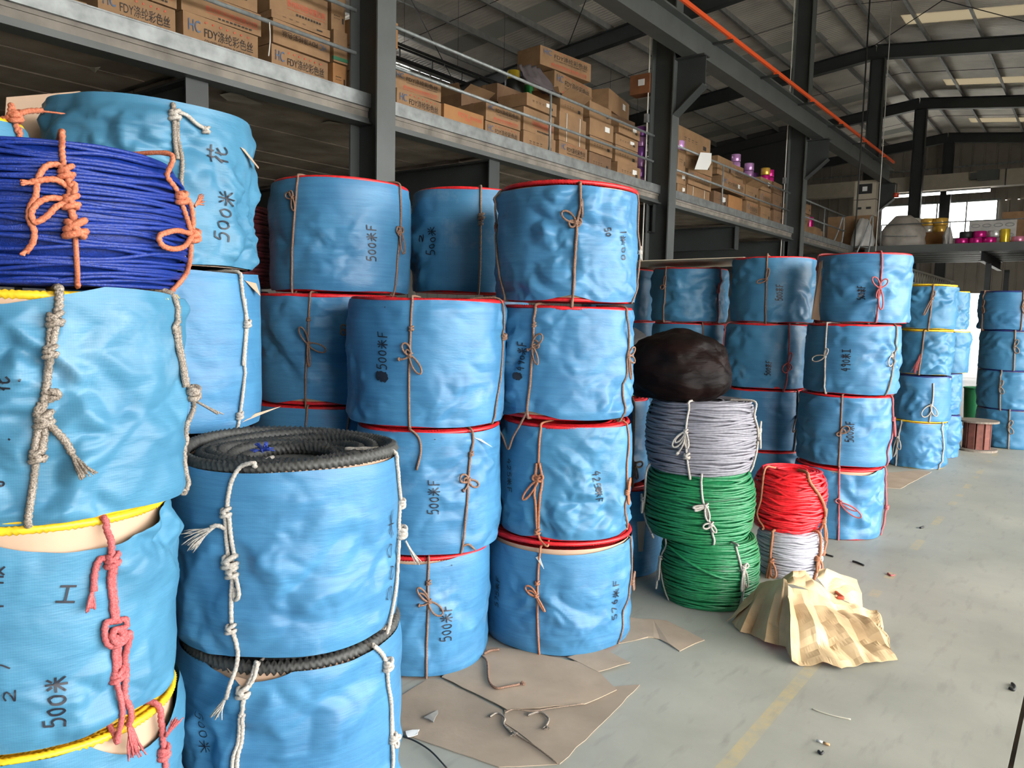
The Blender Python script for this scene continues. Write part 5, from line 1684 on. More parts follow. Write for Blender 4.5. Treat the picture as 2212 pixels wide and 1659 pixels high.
# strings and litter
def floor_cord(name, label, pts, r, m, cat='string', z=0.0, tips=False):
    P = [np.array([*fl(x, y, r + z), r + z]) for x, y in pts]
    c = sum(P) / len(P)
    c[2] = z
    mb = MB(); mb.tube(smooth_path([p - c for p in P], 6), r, 6)
    if tips:
        d = P[-1] - P[-2]; d /= np.linalg.norm(d)
        for i in range(8):
            a = (i - 3.5) * 0.2
            e = np.array([d[0] * math.cos(a) - d[1] * math.sin(a), d[0] * math.sin(a) + d[1] * math.cos(a), 0.1 * (i % 3)])
            mb.tube([P[-1] - c, P[-1] - c + e * 0.025], r * 0.5, 4)
    return tag(mb.build(name, m, None, True, tuple(c)), label, cat, 'litter on the floor')


floor_cord('string', 'brown string lying on the creased cardboard', [(1040, 1415), (1052, 1430), (1056, 1470), (1072, 1486), (1095, 1483), (1122, 1478)], 0.005, CORD['brown'], z=0.012, tips=True)
floor_cord('string', 'short brown string beside the foot of the central stack', [(1045, 1412), (1060, 1405), (1078, 1403)], 0.006, CORD['brown'], z=0.012)
floor_cord('string', 'pale thin stick on the bare floor', [(1755, 1531), (1770, 1537), (1800, 1546), (1838, 1554)], 0.0028, mat('pale_straw', (0.50, 0.47, 0.38), 0.8), 'stick')
floor_cord('string', 'grey frayed thread along the cardboard edge', [(1090, 1540), (1110, 1532), (1150, 1536), (1190, 1530), (1260, 1520)], 0.003, CORD['dull'], z=0.012)
floor_cord('string', 'grey thread tangle lying on the large cardboard sheet', [(1058, 1548), (1075, 1540), (1090, 1552), (1088, 1565), (1105, 1582)], 0.004, CORD['silver'], z=0.006, tips=True)
floor_cord('string', 'pale thread tuft at the middle of the cardboard', [(1140, 1545), (1165, 1538), (1185, 1552), (1180, 1568)], 0.004, CORD['silver'], z=0.006, tips=True)
floor_cord('string', 'black string trailing past the black rope pair', [(862, 1588), (895, 1600), (930, 1622), (965, 1659)], 0.003, M_DARK, z=0.006)
floor_cord('string', 'dark string crossing the thin cardboard sheet', [(1088, 1565), (1120, 1590), (1160, 1615), (1205, 1650)], 0.003, CORD['dull'], z=0.006)
floor_cord('twig', 'dark twig between the sack and the red rimmed stack', [(1842, 1212), (1852, 1215), (1866, 1221)], 0.006, M_DARK, 'twig')
floor_cord('twig', 'dark curled scrap on the floor at the joint', [(2186, 1476), (2192, 1482), (2190, 1490), (2180, 1486)], 0.006, M_DARK, 'scrap')
floor_cord('twig', 'small dark scrap near the cigarette end', [(1768, 1622), (1774, 1628), (1778, 1624)], 0.005, M_DARK, 'scrap')
floor_cord('twig', 'small dark scrap on the aisle beyond the sack', [(1988, 1140), (1995, 1138)], 0.008, M_DARK, 'scrap')
floor_cord('twig', 'reddish scrap on the faded yellow line', [(1918, 1238), (1924, 1243), (1932, 1242)], 0.005, CORD['pink'], 'scrap')
floor_cord('twig', 'dark scrap beside the white hank', [(1772, 1192), (1785, 1198), (1800, 1202)], 0.006, M_DARK, 'scrap')
# cigarette end
t = empty('cigarette_end', (*fl(1777, 1604), 0.0)); tag(t, 'cigarette end on the bare floor', 'cigarette end', 'litter on the floor')
a, b_, c = (np.array([*fl(x, y, .005), .005]) - np.array([t.location.x, t.location.y, 0]) for x, y in ((1764, 1599), (1778, 1604), (1792, 1609)))
mb = MB(); mb.tube([a, b_], 0.0045, 8); mb.build('paper_tube', M_LABEL, t, True)
mb = MB(); mb.tube([b_, c], 0.0046, 8); mb.build('filter', mat('filter_tan', (0.55, 0.33, 0.16), 0.8), t, True)
# white paper scrap by the black rope pair
sheet('paper_scrap', 'white paper scrap beside the black rope pair', [(876, 1586), (906, 1582), (902, 1592), (880, 1598)], 0.008, 0.002, M_LABEL, 'paper', 0.004, 3, 'litter on the floor')
sheet('paper_scrap', 'grey torn scrap lying on the large cardboard sheet', [(916, 1556), (946, 1540), (942, 1552), (936, 1566)], 0.008, 0.002, mat('grey_scrap', (0.25, 0.24, 0.22), .8), 'paper', 0.004, 4, 'litter on the floor')

# ------------------------------------------------------------------ black bags
def bag(name, label, c, rad, seed, m, sq=0.75, knot=None, stretch=(1, 1)):
    me = bpy.data.meshes.new(name)
    import bmesh
    bm = bmesh.new()
    bmesh.ops.create_icosphere(bm, subdivisions=5, radius=1.0)
    for v in bm.verts:
        d = v.co.normalized()
        q = d * 2.2 + Vector((seed, 0, 0))
        r = 1 + 0.14 * noise.noise(q) + 0.05 * (abs(noise.noise(q * 2.5)) - 0.2)
        if knot is not None:
            kd = max(0.0, d.dot(Vector(knot).normalized()))
            ang = math.atan2(d.cross(Vector(knot)).z, d.cross(Vector(knot)).x)
            r += 0.05 * kd ** 2 * math.cos(16 * ang) * (1 - kd) * 4 + 0.08 * kd ** 10
        x, y, z = d.x * rad * r * stretch[0], d.y * rad * r * stretch[1], d.z * rad * r * sq
        z = max(z, -rad * sq * 0.72)
        v.co = (x, y, z + rad * sq * 0.72)
    bm.to_mesh(me); bm.free()
    me.polygons.foreach_set('use_smooth', [True] * len(me.polygons))
    me.materials.append(m)
    return tag(link(name, me, None, c), label, 'bag')


M_BAG = mat('black_plastic_film', (0.004, 0.0035, 0.0035), 0.5, vscale=4, col2=(0.010, 0.004, 0.003), spec=0.07, bump=0.35, bscale=9, stretch=(1, 1, 3), dist=0.03)
bp_ = px_at(1470, 885, (1500, 1318))
bag('bag', 'black plastic bag gathered to one side, lying on the grey hank', (GY.c[0] - 0.11, GY.c[1] - 0.10, GY.z0 + GY.h + 0.004), 0.268, 2.0, M_BAG, 0.80, (0.8, 0.25, -0.25), (1.05, 1.0))
M_MESH = mat('black_mesh_cloth', (0.02, 0.02, 0.022), 0.7, bump=0.5, bscale=180)
bag('mesh_bag', 'dark mesh bag behind the black plastic bag', (LG.c[0] + 0.02, LG.c[1] + 0.12, LG.z0 + LG.h + 0.003), 0.24, 6.0, M_MESH, 0.70)
# white and blue packet behind the black bag
# beige board lying over the teal barrels
bo = empty('board', (*M4.c, M4.z0 + M4.h + 0.012)); tag(bo, 'beige cardboard sheet laid over the teal barrels', 'board')
mb = MB()
mb.add([(-0.95, -0.72, 0.012), (0.62, -0.36, 0.055), (0.62, 0.5, 0.055), (-0.95, 0.4, 0.012), (-0.95, -0.72, 0.018), (0.62, -0.36, 0.061), (0.62, 0.5, 0.061), (-0.95, 0.4, 0.018)], BF)
mb.build('panel', mat('beige_board', (0.46, 0.39, 0.29), 0.85, var=0.06), bo)
# cardboard on the stack at the left edge
bo = empty('board', (A0.c[0] - 0.12, A0.c[1] + 0.55, A0.z0 + A0.h + 0.02)); tag(bo, 'tan cardboard flap behind the coral knot at the left edge', 'board')
mb = MB()
PX_ = A0.c[0] - 0.36
L0 = np.array(bo.location)
V = [on(x, y, 0, PX_) - L0 for x, y in ((8, 300), (14, 210), (172, 197), (206, 214), (190, 300))]
V2 = [v + np.array([-0.006, 0, 0]) for v in V]
mb.add(V + V2, [(0, 1, 2, 3, 4), (9, 8, 7, 6, 5)] + [(i, i + 5, (i + 1) % 5 + 5, (i + 1) % 5) for i in range(5)])
mb.build('panel', mat('tan_board', (0.36, 0.25, 0.17), 0.85, var=0.05), bo)

# ------------------------------------------------------------------ wooden cable reel
M_WOOD = mat('weathered_grey_wood', (0.20, 0.165, 0.13), 0.85, var=0.25, vscale=14, stretch=(1, 6, 1))
M_REDW = mat('red_brown_stave', (0.16, 0.055, 0.04), 0.8, var=0.25, vscale=20)
rl = empty('cable_reel', (*fl(2108, 972), 0.0)); tag(rl, 'wooden cable reel with red brown core standing on end', 'cable reel')
for (z, h) in ((0.0, 0.025), (0.35, 0.022)):
    mb = MB()
    a = np.linspace(0, 2 * math.pi, 28, endpoint=False)
    V = [(0.225 * math.cos(t), 0.225 * math.sin(t), z) for t in a] + [(0.225 * math.cos(t), 0.225 * math.sin(t), z + h) for t in a]
    mb.add(V, [tuple(reversed(range(28))), tuple(range(28, 56))] + [(i, (i + 1) % 28, (i + 1) % 28 + 28, i + 28) for i in range(28)])
    mb.build('flange', M_WOOD, rl)
for i in range(10):
    t_ = i * 2 * math.pi / 10
    mb = MB(); mb.box((0.135 * math.cos(t_), 0.135 * math.sin(t_), 0.1875), (0.022, 0.072, 0.325), t_); mb.build('stave', M_REDW, rl)
mb = MB(); mb.tube([(-0.15, -0.08, 0.03), (-0.155, -0.085, 0.2), (-0.15, -0.08, 0.34)], 0.008, 5); mb.build('rope_end', CORD['white'], rl, True)
# small green bin and grey bundle deep between the far stacks
t = empty('bin', (*fl(2101, 930), 0)); tag(t, 'small green bin between the two far stacks', 'bin')
mb = MB(); a = np.linspace(0, 2 * math.pi, 20, endpoint=False)
V = [(0.12 * math.cos(q), 0.12 * math.sin(q), 0.0) for q in a] + [(0.15 * math.cos(q), 0.15 * math.sin(q), 0.62) for q in a] + [(0.14 * math.cos(q), 0.14 * math.sin(q), 0.62) for q in a] + [(0.12 * math.cos(q), 0.12 * math.sin(q), 0.05) for q in a]
mb.add(V, [tuple(reversed(range(20)))] + [(r * 20 + i, r * 20 + (i + 1) % 20, (r + 1) * 20 + (i + 1) % 20, (r + 1) * 20 + i) for r in range(3) for i in range(20)] + [tuple(range(60, 80))])
mb.build('body', mat('green_plastic', (0.02, 0.16, 0.06), 0.4), t, True)
mb = MB(); q = np.linspace(0, 2 * math.pi, 20, endpoint=False); mb.tube(np.stack([0.15 * np.cos(q), 0.15 * np.sin(q), np.full(20, 0.62)], 1), 0.012, 5, closed=True); mb.build('rim', mat('green_plastic', (0, 0, 0)), t, True)

# ------------------------------------------------------------------ cartons on the mezzanine
TXT = {}


def text_mesh(txt):
    if txt in TXT:
        return TXT[txt]
    cu = bpy.data.curves.new('lettering', 'FONT')
    cu.body = txt
    cu.size = 1.0
    cu.resolution_u = 3
    cu.offset = 0.005
    cu.align_x = 'LEFT'
    o = bpy.data.objects.new('lettering', cu)
    COL.objects.link(o)
    dg = bpy.context.evaluated_depsgraph_get()
    dg.update()
    me = bpy.data.meshes.new_from_object(o.evaluated_get(dg))
    bpy.data.objects.remove(o)
    bpy.data.curves.remove(cu)
    xs = [v.co.x for v in me.vertices]; ys = [v.co.y for v in me.vertices]
    if not xs:
        xs, ys = [0, 1], [0, 1]
    for v in me.vertices:
        v.co.x -= min(xs); v.co.y -= min(ys)
    TXT[txt] = (me, max(xs) - min(xs), max(ys) - min(ys), {})
    return TXT[txt]


def lettering(parent, txt, m, cx, y0, z0, w, h=None, flip=False, bold=0.0):
    """flat print on the +X face: starts at local y0, z0, spans w"""
    me, bw, bh, var = text_mesh(txt)
    if m.name not in var:
        m2 = me.copy(); m2.materials.clear(); m2.materials.append(m); var[m.name] = m2
    o = bpy.data.objects.new('print', var[m.name])
    COL.objects.link(o)
    o.parent = parent
    sx = w / bw
    sy = (h / bh) if h else sx
    M = Matrix(((0, 0, 1, 0), (1, 0, 0, 0), (0, 1, 0, 0), (0, 0, 0, 1)))
    S = Matrix.Diagonal((sx, sy, 1, 1))
    if flip:
        M = M @ Matrix.Rotation(math.pi, 4, 'Z')
        o.matrix_local = Matrix.Translation((cx + 0.0025, y0 + w, z0 + bh * sy)) @ M @ S
    else:
        o.matrix_local = Matrix.Translation((cx + 0.0025, y0, z0)) @ M @ S
    return o


BOXMESH = {}


def box_mesh(dx, dy, dz, m, seed):
    mb = MB()
    rg = random.Random(seed)
    n = 4
    faces = (('x', 1), ('x', -1), ('y', 1), ('y', -1), ('z', 1), ('z', -1))
    for (ax, sg) in faces:
        V, F = [], []
        for i in range(n + 1):
            for j in range(n + 1):
                u, v = i / n - 0.5, j / n - 0.5
                inner = 0 < i < n and 0 < j < n
                bl = (0.006 * (1 - 4 * u * u) * (1 - 4 * v * v) + (rg.uniform(-0.003, 0.003) if inner else 0)) * sg
                if ax == 'x':
                    p = (dx / 2 * sg + bl, u * dy, (v + 0.5) * dz)
                elif ax == 'y':
                    p = (u * dx, dy / 2 * sg + bl, (v + 0.5) * dz)
                else:
                    p = (u * dx, v * dy, dz * (sg + 1) / 2 + (bl * 0.3 if sg > 0 else 0.0))
                V.append(p)
        for i in range(n):
            for j in range(n):
                q = (i * (n + 1) + j, (i + 1) * (n + 1) + j, (i + 1) * (n + 1) + j + 1, i * (n + 1) + j + 1)
                flip = (ax == 'y') != (sg < 0)
                F.append(tuple(reversed(q)) if flip else q)
        mb.add(V, F)
    return mb


BOXN = [0]


def carton(label, Y0, Y1, z0, z1, xf=-5.62, depth=0.42, style='fdy', m=None, rz=0.0, opened=False, group='cartons on the mezzanine', sticker=False, straps=0):
    BOXN[0] += 1
    dy, dz = Y1 - Y0 - 0.02, z1 - z0 - 0.003
    rj = random.Random(BOXN[0] * 31)
    rz = rz or rj.uniform(-0.045, 0.045)
    xf = xf + rj.uniform(-0.045, 0.012)
    root = box_mesh(depth, dy, dz, m, BOXN[0]).build('carton', m or M_CARD, None, False, (xf - depth / 2, (Y0 + Y1) / 2, z0), rz)
    tag(root, label, 'carton', group)
    fx = depth / 2 + 0.006
    if not opened:
        mb = MB(); mb.box((0, 0, dz + 0.0035), (0.05, dy * 0.995, 0.003)); mb.box((0, -dy / 2 - 0.0022, dz - 0.035), (0.05, 0.003, 0.07)); mb.build('tape', M_TAPE, root)
    else:
        for (ax, sg, an) in (('x', 1, 0.5), ('x', -1, 0.9), ('y', 1, 0.3), ('y', -1, 0.7)):
            fl_ = 0.16
            mb = MB()
            if ax == 'x':
                V = [(sg * depth / 2, -dy / 2, dz), (sg * depth / 2, dy / 2, dz), (sg * (depth / 2 + fl_ * math.cos(an)), dy / 2, dz + fl_ * math.sin(an)), (sg * (depth / 2 + fl_ * math.cos(an)), -dy / 2, dz + fl_ * math.sin(an))]
            else:
                V = [(-depth / 2, sg * dy / 2, dz), (depth / 2, sg * dy / 2, dz), (depth / 2, sg * (dy / 2 + 0.07 * math.cos(an)), dz + fl_ * math.sin(an)), (-depth / 2, sg * (dy / 2 + 0.07 * math.cos(an)), dz + fl_ * math.sin(an))]
            mb.add(V + [(v[0], v[1], v[2] - 0.004) for v in V], BF)
            mb.build('flap', M_CARD, root)
    if style in ('fdy', 'fdyr', 'fdyflip'):
        flip = style == 'fdyflip'
        zz = (0.42 if style == 'fdy' else 0.54) * dz
        hh = min((0.32 if style == 'fdy' else 0.27) * dz, 0.095)
        if flip:
            zz = 0.35 * dz
        y0 = -dy * 0.24
        if flip:
            lettering(root, 'FDY涤纶彩色丝', M_INKB, fx, -dy * 0.36, zz, dy * 0.62, hh, True)
            lettering(root, 'HC', M_INKL, fx, dy * 0.30, zz, dy * 0.12, hh, True)
        else:
            lettering(root, 'FDY涤纶彩色丝', M_INKB, fx, y0, zz, dy * 0.66, hh)
            lettering(root, 'COLORED POLYESTER FILAMENT YARN', M_INKB, fx, y0, zz - hh * 0.42, dy * 0.64, hh * 0.28)
            lettering(root, 'HC', M_INKL, fx, -dy * 0.44, zz + hh * 0.25, dy * 0.15, hh * 1.05)
            # a row of small marks above the name
            mb = MB()
            for i in range(7):
                mb.box((fx + 0.0022, y0 + dy * 0.02 + i * dy * 0.095, zz + hh * 1.36), (0.001, dy * 0.022, hh * 0.17))
            tag(mb.build('print', M_INKR, root), kind='stuff')
        if style == 'fdyr':
            lettering(root, '新材料科技有限公司', M_INKR, fx, -dy * 0.30, zz - hh * 1.55, dy * 0.70, hh * 0.62)
            mb = MB(); mb.box((fx + 0.0022, dy * 0.04, zz - hh * 1.75), (0.001, dy * 0.70, 0.003)); mb.build('print', M_INKR, root)
    elif style == 'red':
        lettering(root, '新材料科技有限公司', M_INKR, fx, -dy * 0.22, dz * 0.30, dy * 0.66, min(0.24 * dz, 0.065))
        mb = MB(); mb.box((fx + 0.0022, dy * 0.11, dz * 0.24), (0.001, dy * 0.66, 0.003)); mb.build('print', M_INKR, root)
        mb = MB()
        for i in range(9):
            mb.box((fx + 0.0022, -dy * 0.05 + i * dy * 0.05, dz * 0.13), (0.001, dy * 0.03, dz * 0.07))
        tag(mb.build('print', M_INKB, root), kind='stuff')
    elif style == 'fdyo':
        lettering(root, 'FDY', M_INKR, fx, -dy * 0.16, dz * 0.62, dy * 0.24, dz * 0.2)
        lettering(root, '彩色丝', M_INKR, fx, dy * 0.14, dz * 0.60, dy * 0.30, dz * 0.18)
        for k in range(3):
            mb = MB()
            a = np.linspace(0.5, 2.3, 14)
            rr = dy * (0.12 + 0.02 * k)
            V = []
            for t in a:
                for q in (rr, rr + dy * 0.008 * math.sin((t - 0.5) / 1.8 * math.pi)):
                    V.append((fx + 0.0025, dy * 0.06 + q * math.cos(t), dz * (0.22) + q * math.sin(t) * 0.9))
            mb.add(V, [(2 * i, 2 * i + 2, 2 * i + 3, 2 * i + 1) for i in range(13)])
            mb.build('swoosh', M_INKR, root)
    elif style == 'marks':
        mb = MB()
        for i in range(4):
            mb.box((fx + 0.0022, -dy * 0.3 + i * dy * 0.11, dz * 0.55), (0.001, dy * 0.06, dz * 0.03))
            mb.box((fx + 0.0022, -dy * 0.3 + i * dy * 0.11, dz * 0.45), (0.001, dy * 0.05, dz * 0.02))
        mb.box((fx + 0.0022, dy * 0.3, dz * 0.42), (0.001, dy * 0.1, dz * 0.2))
        tag(mb.build('print', M_INKB, root), kind='stuff')
    if sticker:
        mb = MB(); mb.box((fx + 0.001, dy * 0.22, dz * 0.62), (0.002, min(0.12, dy * 0.3), min(0.09, dz * 0.3))); st = mb.build('sticker', M_LABEL, root)
    for k in range(straps):
        yy = (-0.25 + 0.5 * k) * dy
        mb = MB(); mb.box((fx + 0.002, yy, dz / 2), (0.003, 0.014, dz)); mb.box((0, yy, dz + 0.006), (depth, 0.014, 0.003)); mb.build('strap', M_STRAP, root)
    return root


def stack(xf, x0, x1, tops, specs, z0=None, depth=0.42):
    """cartons piled in one place: px columns x0..x1 on the plane X = xf, tops in px at the middle column"""
    xm = (x0 + x1) / 2
    Y0 = on(x0, 200, 0, xf)[1]; Y1 = on(x1, 200, 0, xf)[1]
    ym0 = None
    zb = DECK + 0.012 if z0 is None else z0
    out = []
    for yt, sp in zip(tops, specs):
        zt = on(xm, yt, 0, xf)[2]
        # use the mid row for the sideways limits so that columns stay upright
        ys = max(min(yt, 520), -60)
        Y0 = on(x0, ys, 0, xf)[1] + sp.get('d0', 0); Y1 = on(x1, ys, 0, xf)[1] + sp.get('d1', 0)
        if zt - zb < 0.06:
            zt = zb + 0.1
        out.append(carton(sp['label'], Y0, Y1, zb, zt, xf + sp.get('dx', 0), sp.get('depth', depth), sp.get('style', 'marks'), sp.get('m'), sp.get('rz', 0), sp.get('open', False), sticker=sp.get('st', False), straps=sp.get('straps', 0)))
        zb = zt + 0.002
    return out, zb


C_ = lambda label, style='marks', **k: dict(label=label, style=style, **k)
# bay 1, in front of the near end
stack(-5.62, 20, 200, [60], [C_('large FDY carton nearest the open end of the first bay', 'fdy')], depth=0.5)
stack(-5.62, 208, 385, [-12, -75], [C_('large FDY carton cut by the picture top, lower one', 'fdy'), C_('red print carton resting on the FDY carton cut by the picture top', 'red')], depth=0.5)
stack(-5.62, 390, 561, [48, -3, -60], [C_('large FDY carton left of the hanging white string, lower', 'fdy'), C_('red company print carton left of the hanging white string', 'red', d1=0.03), C_('topmost carton left of the hanging white string', 'marks')], depth=0.5)
stack(-5.62, 585, 715, [112, 60, 42, -25], [C_('FDY carton right of the hanging white string, lowest', 'fdy'), C_('carton with upside down FDY print right of the white string', 'fdyflip'), C_('flat carton sandwiched right of the white string', 'marks'), C_('red company print carton topmost right of the white string', 'red', m=M_CARD)], depth=0.5)
stack(-5.62, 719, 752, [138, 68, 8, -60], [C_('narrow carton touching the first column, lowest', 'marks', m=M_CARD2), C_('narrow carton with green band touching the first column', 'none'), C_('narrow carton second from top touching the first column', 'marks'), C_('narrow carton topmost touching the first column', 'marks')], depth=0.45)
mb = MB(); mb.box((0, 0, 0), (0.012, 0.26, 0.03))
gb_ = [o for o in bpy.data.objects if o.get('label') == 'narrow carton with green band touching the first column'][0]
dz_ = gb_.dimensions.z
mb = MB(); mb.box((0.224, 0, 0.03), (0.016, gb_.dimensions.y * 0.98, 0.03)); mb.build('green_band', mat('green_tape', (0.03, 0.14, 0.07), 0.5), gb_)
stack(-6.1, 800, 860, [150, 95, 38], [C_('carton lowest behind the first column'), C_('carton in the middle behind the first column'), C_('carton topmost behind the first column', m=M_CARD2)])
# bay 2
stack(-5.62, 851, 955, [205, 164], [C_('FDY carton just past the first column, lower', 'fdy'), C_('FDY carton just past the first column, upper', 'fdyr')])
stack(-5.62, 962, 1048, [236], [C_('orange FDY carton with swoosh print', 'fdyo', m=M_CARD2)])
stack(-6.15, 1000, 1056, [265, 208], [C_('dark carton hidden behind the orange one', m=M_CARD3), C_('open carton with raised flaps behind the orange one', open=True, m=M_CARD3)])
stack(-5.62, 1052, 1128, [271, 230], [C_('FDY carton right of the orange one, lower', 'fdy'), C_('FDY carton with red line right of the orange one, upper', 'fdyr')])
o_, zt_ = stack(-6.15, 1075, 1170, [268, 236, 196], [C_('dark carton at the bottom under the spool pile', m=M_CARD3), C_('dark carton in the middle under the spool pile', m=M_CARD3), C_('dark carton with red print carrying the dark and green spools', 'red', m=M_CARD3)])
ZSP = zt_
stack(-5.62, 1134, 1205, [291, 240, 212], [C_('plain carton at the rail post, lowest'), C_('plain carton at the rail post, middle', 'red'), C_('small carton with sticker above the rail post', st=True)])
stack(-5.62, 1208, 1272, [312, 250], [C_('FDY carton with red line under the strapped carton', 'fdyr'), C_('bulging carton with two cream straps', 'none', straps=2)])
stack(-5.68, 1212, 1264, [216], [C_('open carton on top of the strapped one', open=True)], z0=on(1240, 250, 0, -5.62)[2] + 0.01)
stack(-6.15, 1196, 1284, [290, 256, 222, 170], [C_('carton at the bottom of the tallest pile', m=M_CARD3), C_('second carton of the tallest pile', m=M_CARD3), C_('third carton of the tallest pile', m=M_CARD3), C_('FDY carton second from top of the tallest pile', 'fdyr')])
stack(-6.12, 1178, 1274, [118], [C_('FDY carton crowning the tallest pile', 'fdyr', rz=-0.12)], z0=on(1240, 170, 0, -6.15)[2] + 0.012)
stack(-5.62, 1276, 1328, [334, 300, 262, 226], [C_('lowest carton of the sticker pile', open=False, m=M_CARD3), C_('second carton of the sticker pile'), C_('carton with large white sticker in the sticker pile', st=True, style='none'), C_('topmost carton of the sticker pile')])
stack(-5.62, 1332, 1384, [356, 320, 296, 268], [C_('carton with sticker beside the purple spools, lowest', st=True), C_('carton beside the purple spools, second', 'marks'), C_('carton beside the purple spools, third', st=True), C_('carton beside the purple spools, fourth', st=True)])
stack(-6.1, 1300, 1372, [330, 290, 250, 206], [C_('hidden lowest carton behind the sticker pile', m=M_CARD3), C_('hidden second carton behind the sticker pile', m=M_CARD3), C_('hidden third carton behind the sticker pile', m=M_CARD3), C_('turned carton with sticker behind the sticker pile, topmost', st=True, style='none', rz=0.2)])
# bay 3
stack(-5.62, 1462, 1482, [398, 372, 325], [C_('narrow carton just past the second column, lowest', st=True), C_('narrow carton just past the second column, middle', st=True), C_('narrow carton just past the second column, upper')])
stack(-5.62, 1484, 1538, [406, 374, 334], [C_('wide carton with torn strap past the second column', 'none', straps=2), C_('FDY carton under the white hanging sheet', 'fdy'), C_('carton behind the white hanging sheet')])
stack(-5.72, 1462, 1537, [286], [C_('big carton with printed lines topmost past the second column', 'marks')], z0=on(1510, 330, 0, -5.62)[2] + 0.01)
stack(-5.62, 1543, 1574, [416], [C_('dark carton left of the small orange one', m=M_CARD3, st=True)])
stack(-5.62, 1578, 1608, [424], [C_('small orange carton on the deck past the rail post', 'none', m=M_CARD2)])
zz_ = on(1580, 416, 0, -5.62)[2] + 0.012
stack(-5.62, 1556, 1612, [388], [C_('FDY carton lying across two cartons', 'fdy', st=True)], z0=zz_)
zz2 = on(1584, 388, 0, -5.62)[2] + 0.006
stack(-5.66, 1548, 1584, [342], [C_('carton with torn edge above the lying FDY carton, left')], z0=zz2)
stack(-5.66, 1587, 1611, [358], [C_('carton above the lying FDY carton, right', 'fdy')], z0=zz2)
stack(-5.62, 1613, 1640, [436, 402], [C_('small FDY carton below the pink purple spools', 'fdy'), C_('open carton below the pink purple spools', open=True)])
stack(-5.62, 1643, 1667, [451, 414, 386], [C_('lowest carton before the third column'), C_('rounded FDY carton before the third column', 'fdy'), C_('carton with sticker before the third column', st=True)])
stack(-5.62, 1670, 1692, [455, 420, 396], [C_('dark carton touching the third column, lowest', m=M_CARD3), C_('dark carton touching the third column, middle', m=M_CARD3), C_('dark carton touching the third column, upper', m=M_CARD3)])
# bay 4
o5, z5 = stack(-5.62, 1736, 1754, [500, 462, 440], [C_('pale carton past the third column, lowest'), C_('pale carton past the third column, middle'), C_('pale carton past the third column, upper')])
o6, z6 = stack(-5.62, 1757, 1774, [492], [C_('torn carton under the magenta spool', 'none')])
stack(-5.62, 1775, 1784, [500], [C_('narrow pale carton at the end of the last rail')])


# ------------------------------------------------------------------ spools of shiny yarn
def foil(name, col):
    return mat(name, col, 0.25, metal=0.35, var=0.12, vscale=10)


SPC = {'purple': foil('purple_foil_yarn', (0.30, 0.10, 0.42)), 'lilac': foil('lilac_foil_yarn', (0.62, 0.32, 0.66)), 'magenta': foil('magenta_foil_yarn', (0.55, 0.01, 0.20)), 'gold': foil('gold_foil_yarn', (0.70, 0.42, 0.07)), 'silver': foil('silver_foil_yarn', (0.62, 0.60, 0.55)), 'black': mat('black_yarn', (0.008, 0.010, 0.009), 0.5), 'greenf': foil('green_foil_yarn', (0.03, 0.30, 0.08)), 'yellowf': foil('yellow_foil_yarn', (0.72, 0.52, 0.03)), 'pink': foil('pink_foil_yarn', (0.68, 0.22, 0.34)), 'whitef': foil('white_yarn', (0.62, 0.62, 0.60))}
SPM = {}


def spool(label, loc, r, h, col, axis='z', group='shiny yarn spools'):
    key = (col, round(r, 3), round(h, 3))
    if key not in SPM:
        n = 24
        prof = [(r * 0.3, 0.0), (r * 0.96, 0.0), (r, h * 0.05), (r, h * 0.95), (r * 0.96, h), (r * 0.3, h)]
        V, F = [], []
        for i in range(n):
            t = 2 * math.pi * i / n
            V += [(q * math.cos(t), q * math.sin(t), z) for q, z in prof]
        k = len(prof)
        for i in range(n):
            for j in range(k):
                F.append((i * k + j, ((i + 1) % n) * k + j, ((i + 1) % n) * k + (j + 1) % k, i * k + (j + 1) % k))
        mb = MB(); mb.add(V, F)
        a = mb.build('yarn', SPC[col], None, True)
        mesh = a.data
        bpy.data.objects.remove(a)
        mb = MB(); mb.tube([(0, 0, -0.004), (0, 0, h + 0.008)], r * 0.29, 12)
        c = mb.build('core', M_LABEL, None, True)
        SPM[key] = (mesh, c.data)
        bpy.data.objects.remove(c)
    t = empty('yarn_spool', loc)
    tag(t, label, 'spool', group)
    if axis == 'x':
        t.rotation_euler = (0, math.pi / 2, 0.2)
    link('yarn', SPM[key][0], t)
    link('core', SPM[key][1], t)
    return t


# purple pile against the second column
ORD = ('lowest', 'second', 'third', 'fourth', 'fifth', 'topmost')
for i in range(6):
    spool(('lilac' if i % 2 == 0 else 'purple') + ' yarn spool, %s of the spool column by the second column' % ORD[i], (-5.78, on(1387, 372, 0, -5.75)[1], DECK + 0.015 + i * 0.152), 0.085, 0.14, 'purple' if i % 2 else 'lilac')
# dark pile on the tall dark carton
p = on(1108, 190, 0, -6.35)
spool('black yarn spool on the dark red print carton', (-6.32, p[1], ZSP + 0.005), 0.13, 0.17, 'black')
spool('green yarn spool beside the black one', (-6.28, p[1] + 0.24, ZSP + 0.005), 0.07, 0.16, 'greenf')
spool('yellow yarn spool standing on the black one', (-6.36, p[1] + 0.02, ZSP + 0.19), 0.08, 0.12, 'yellowf')
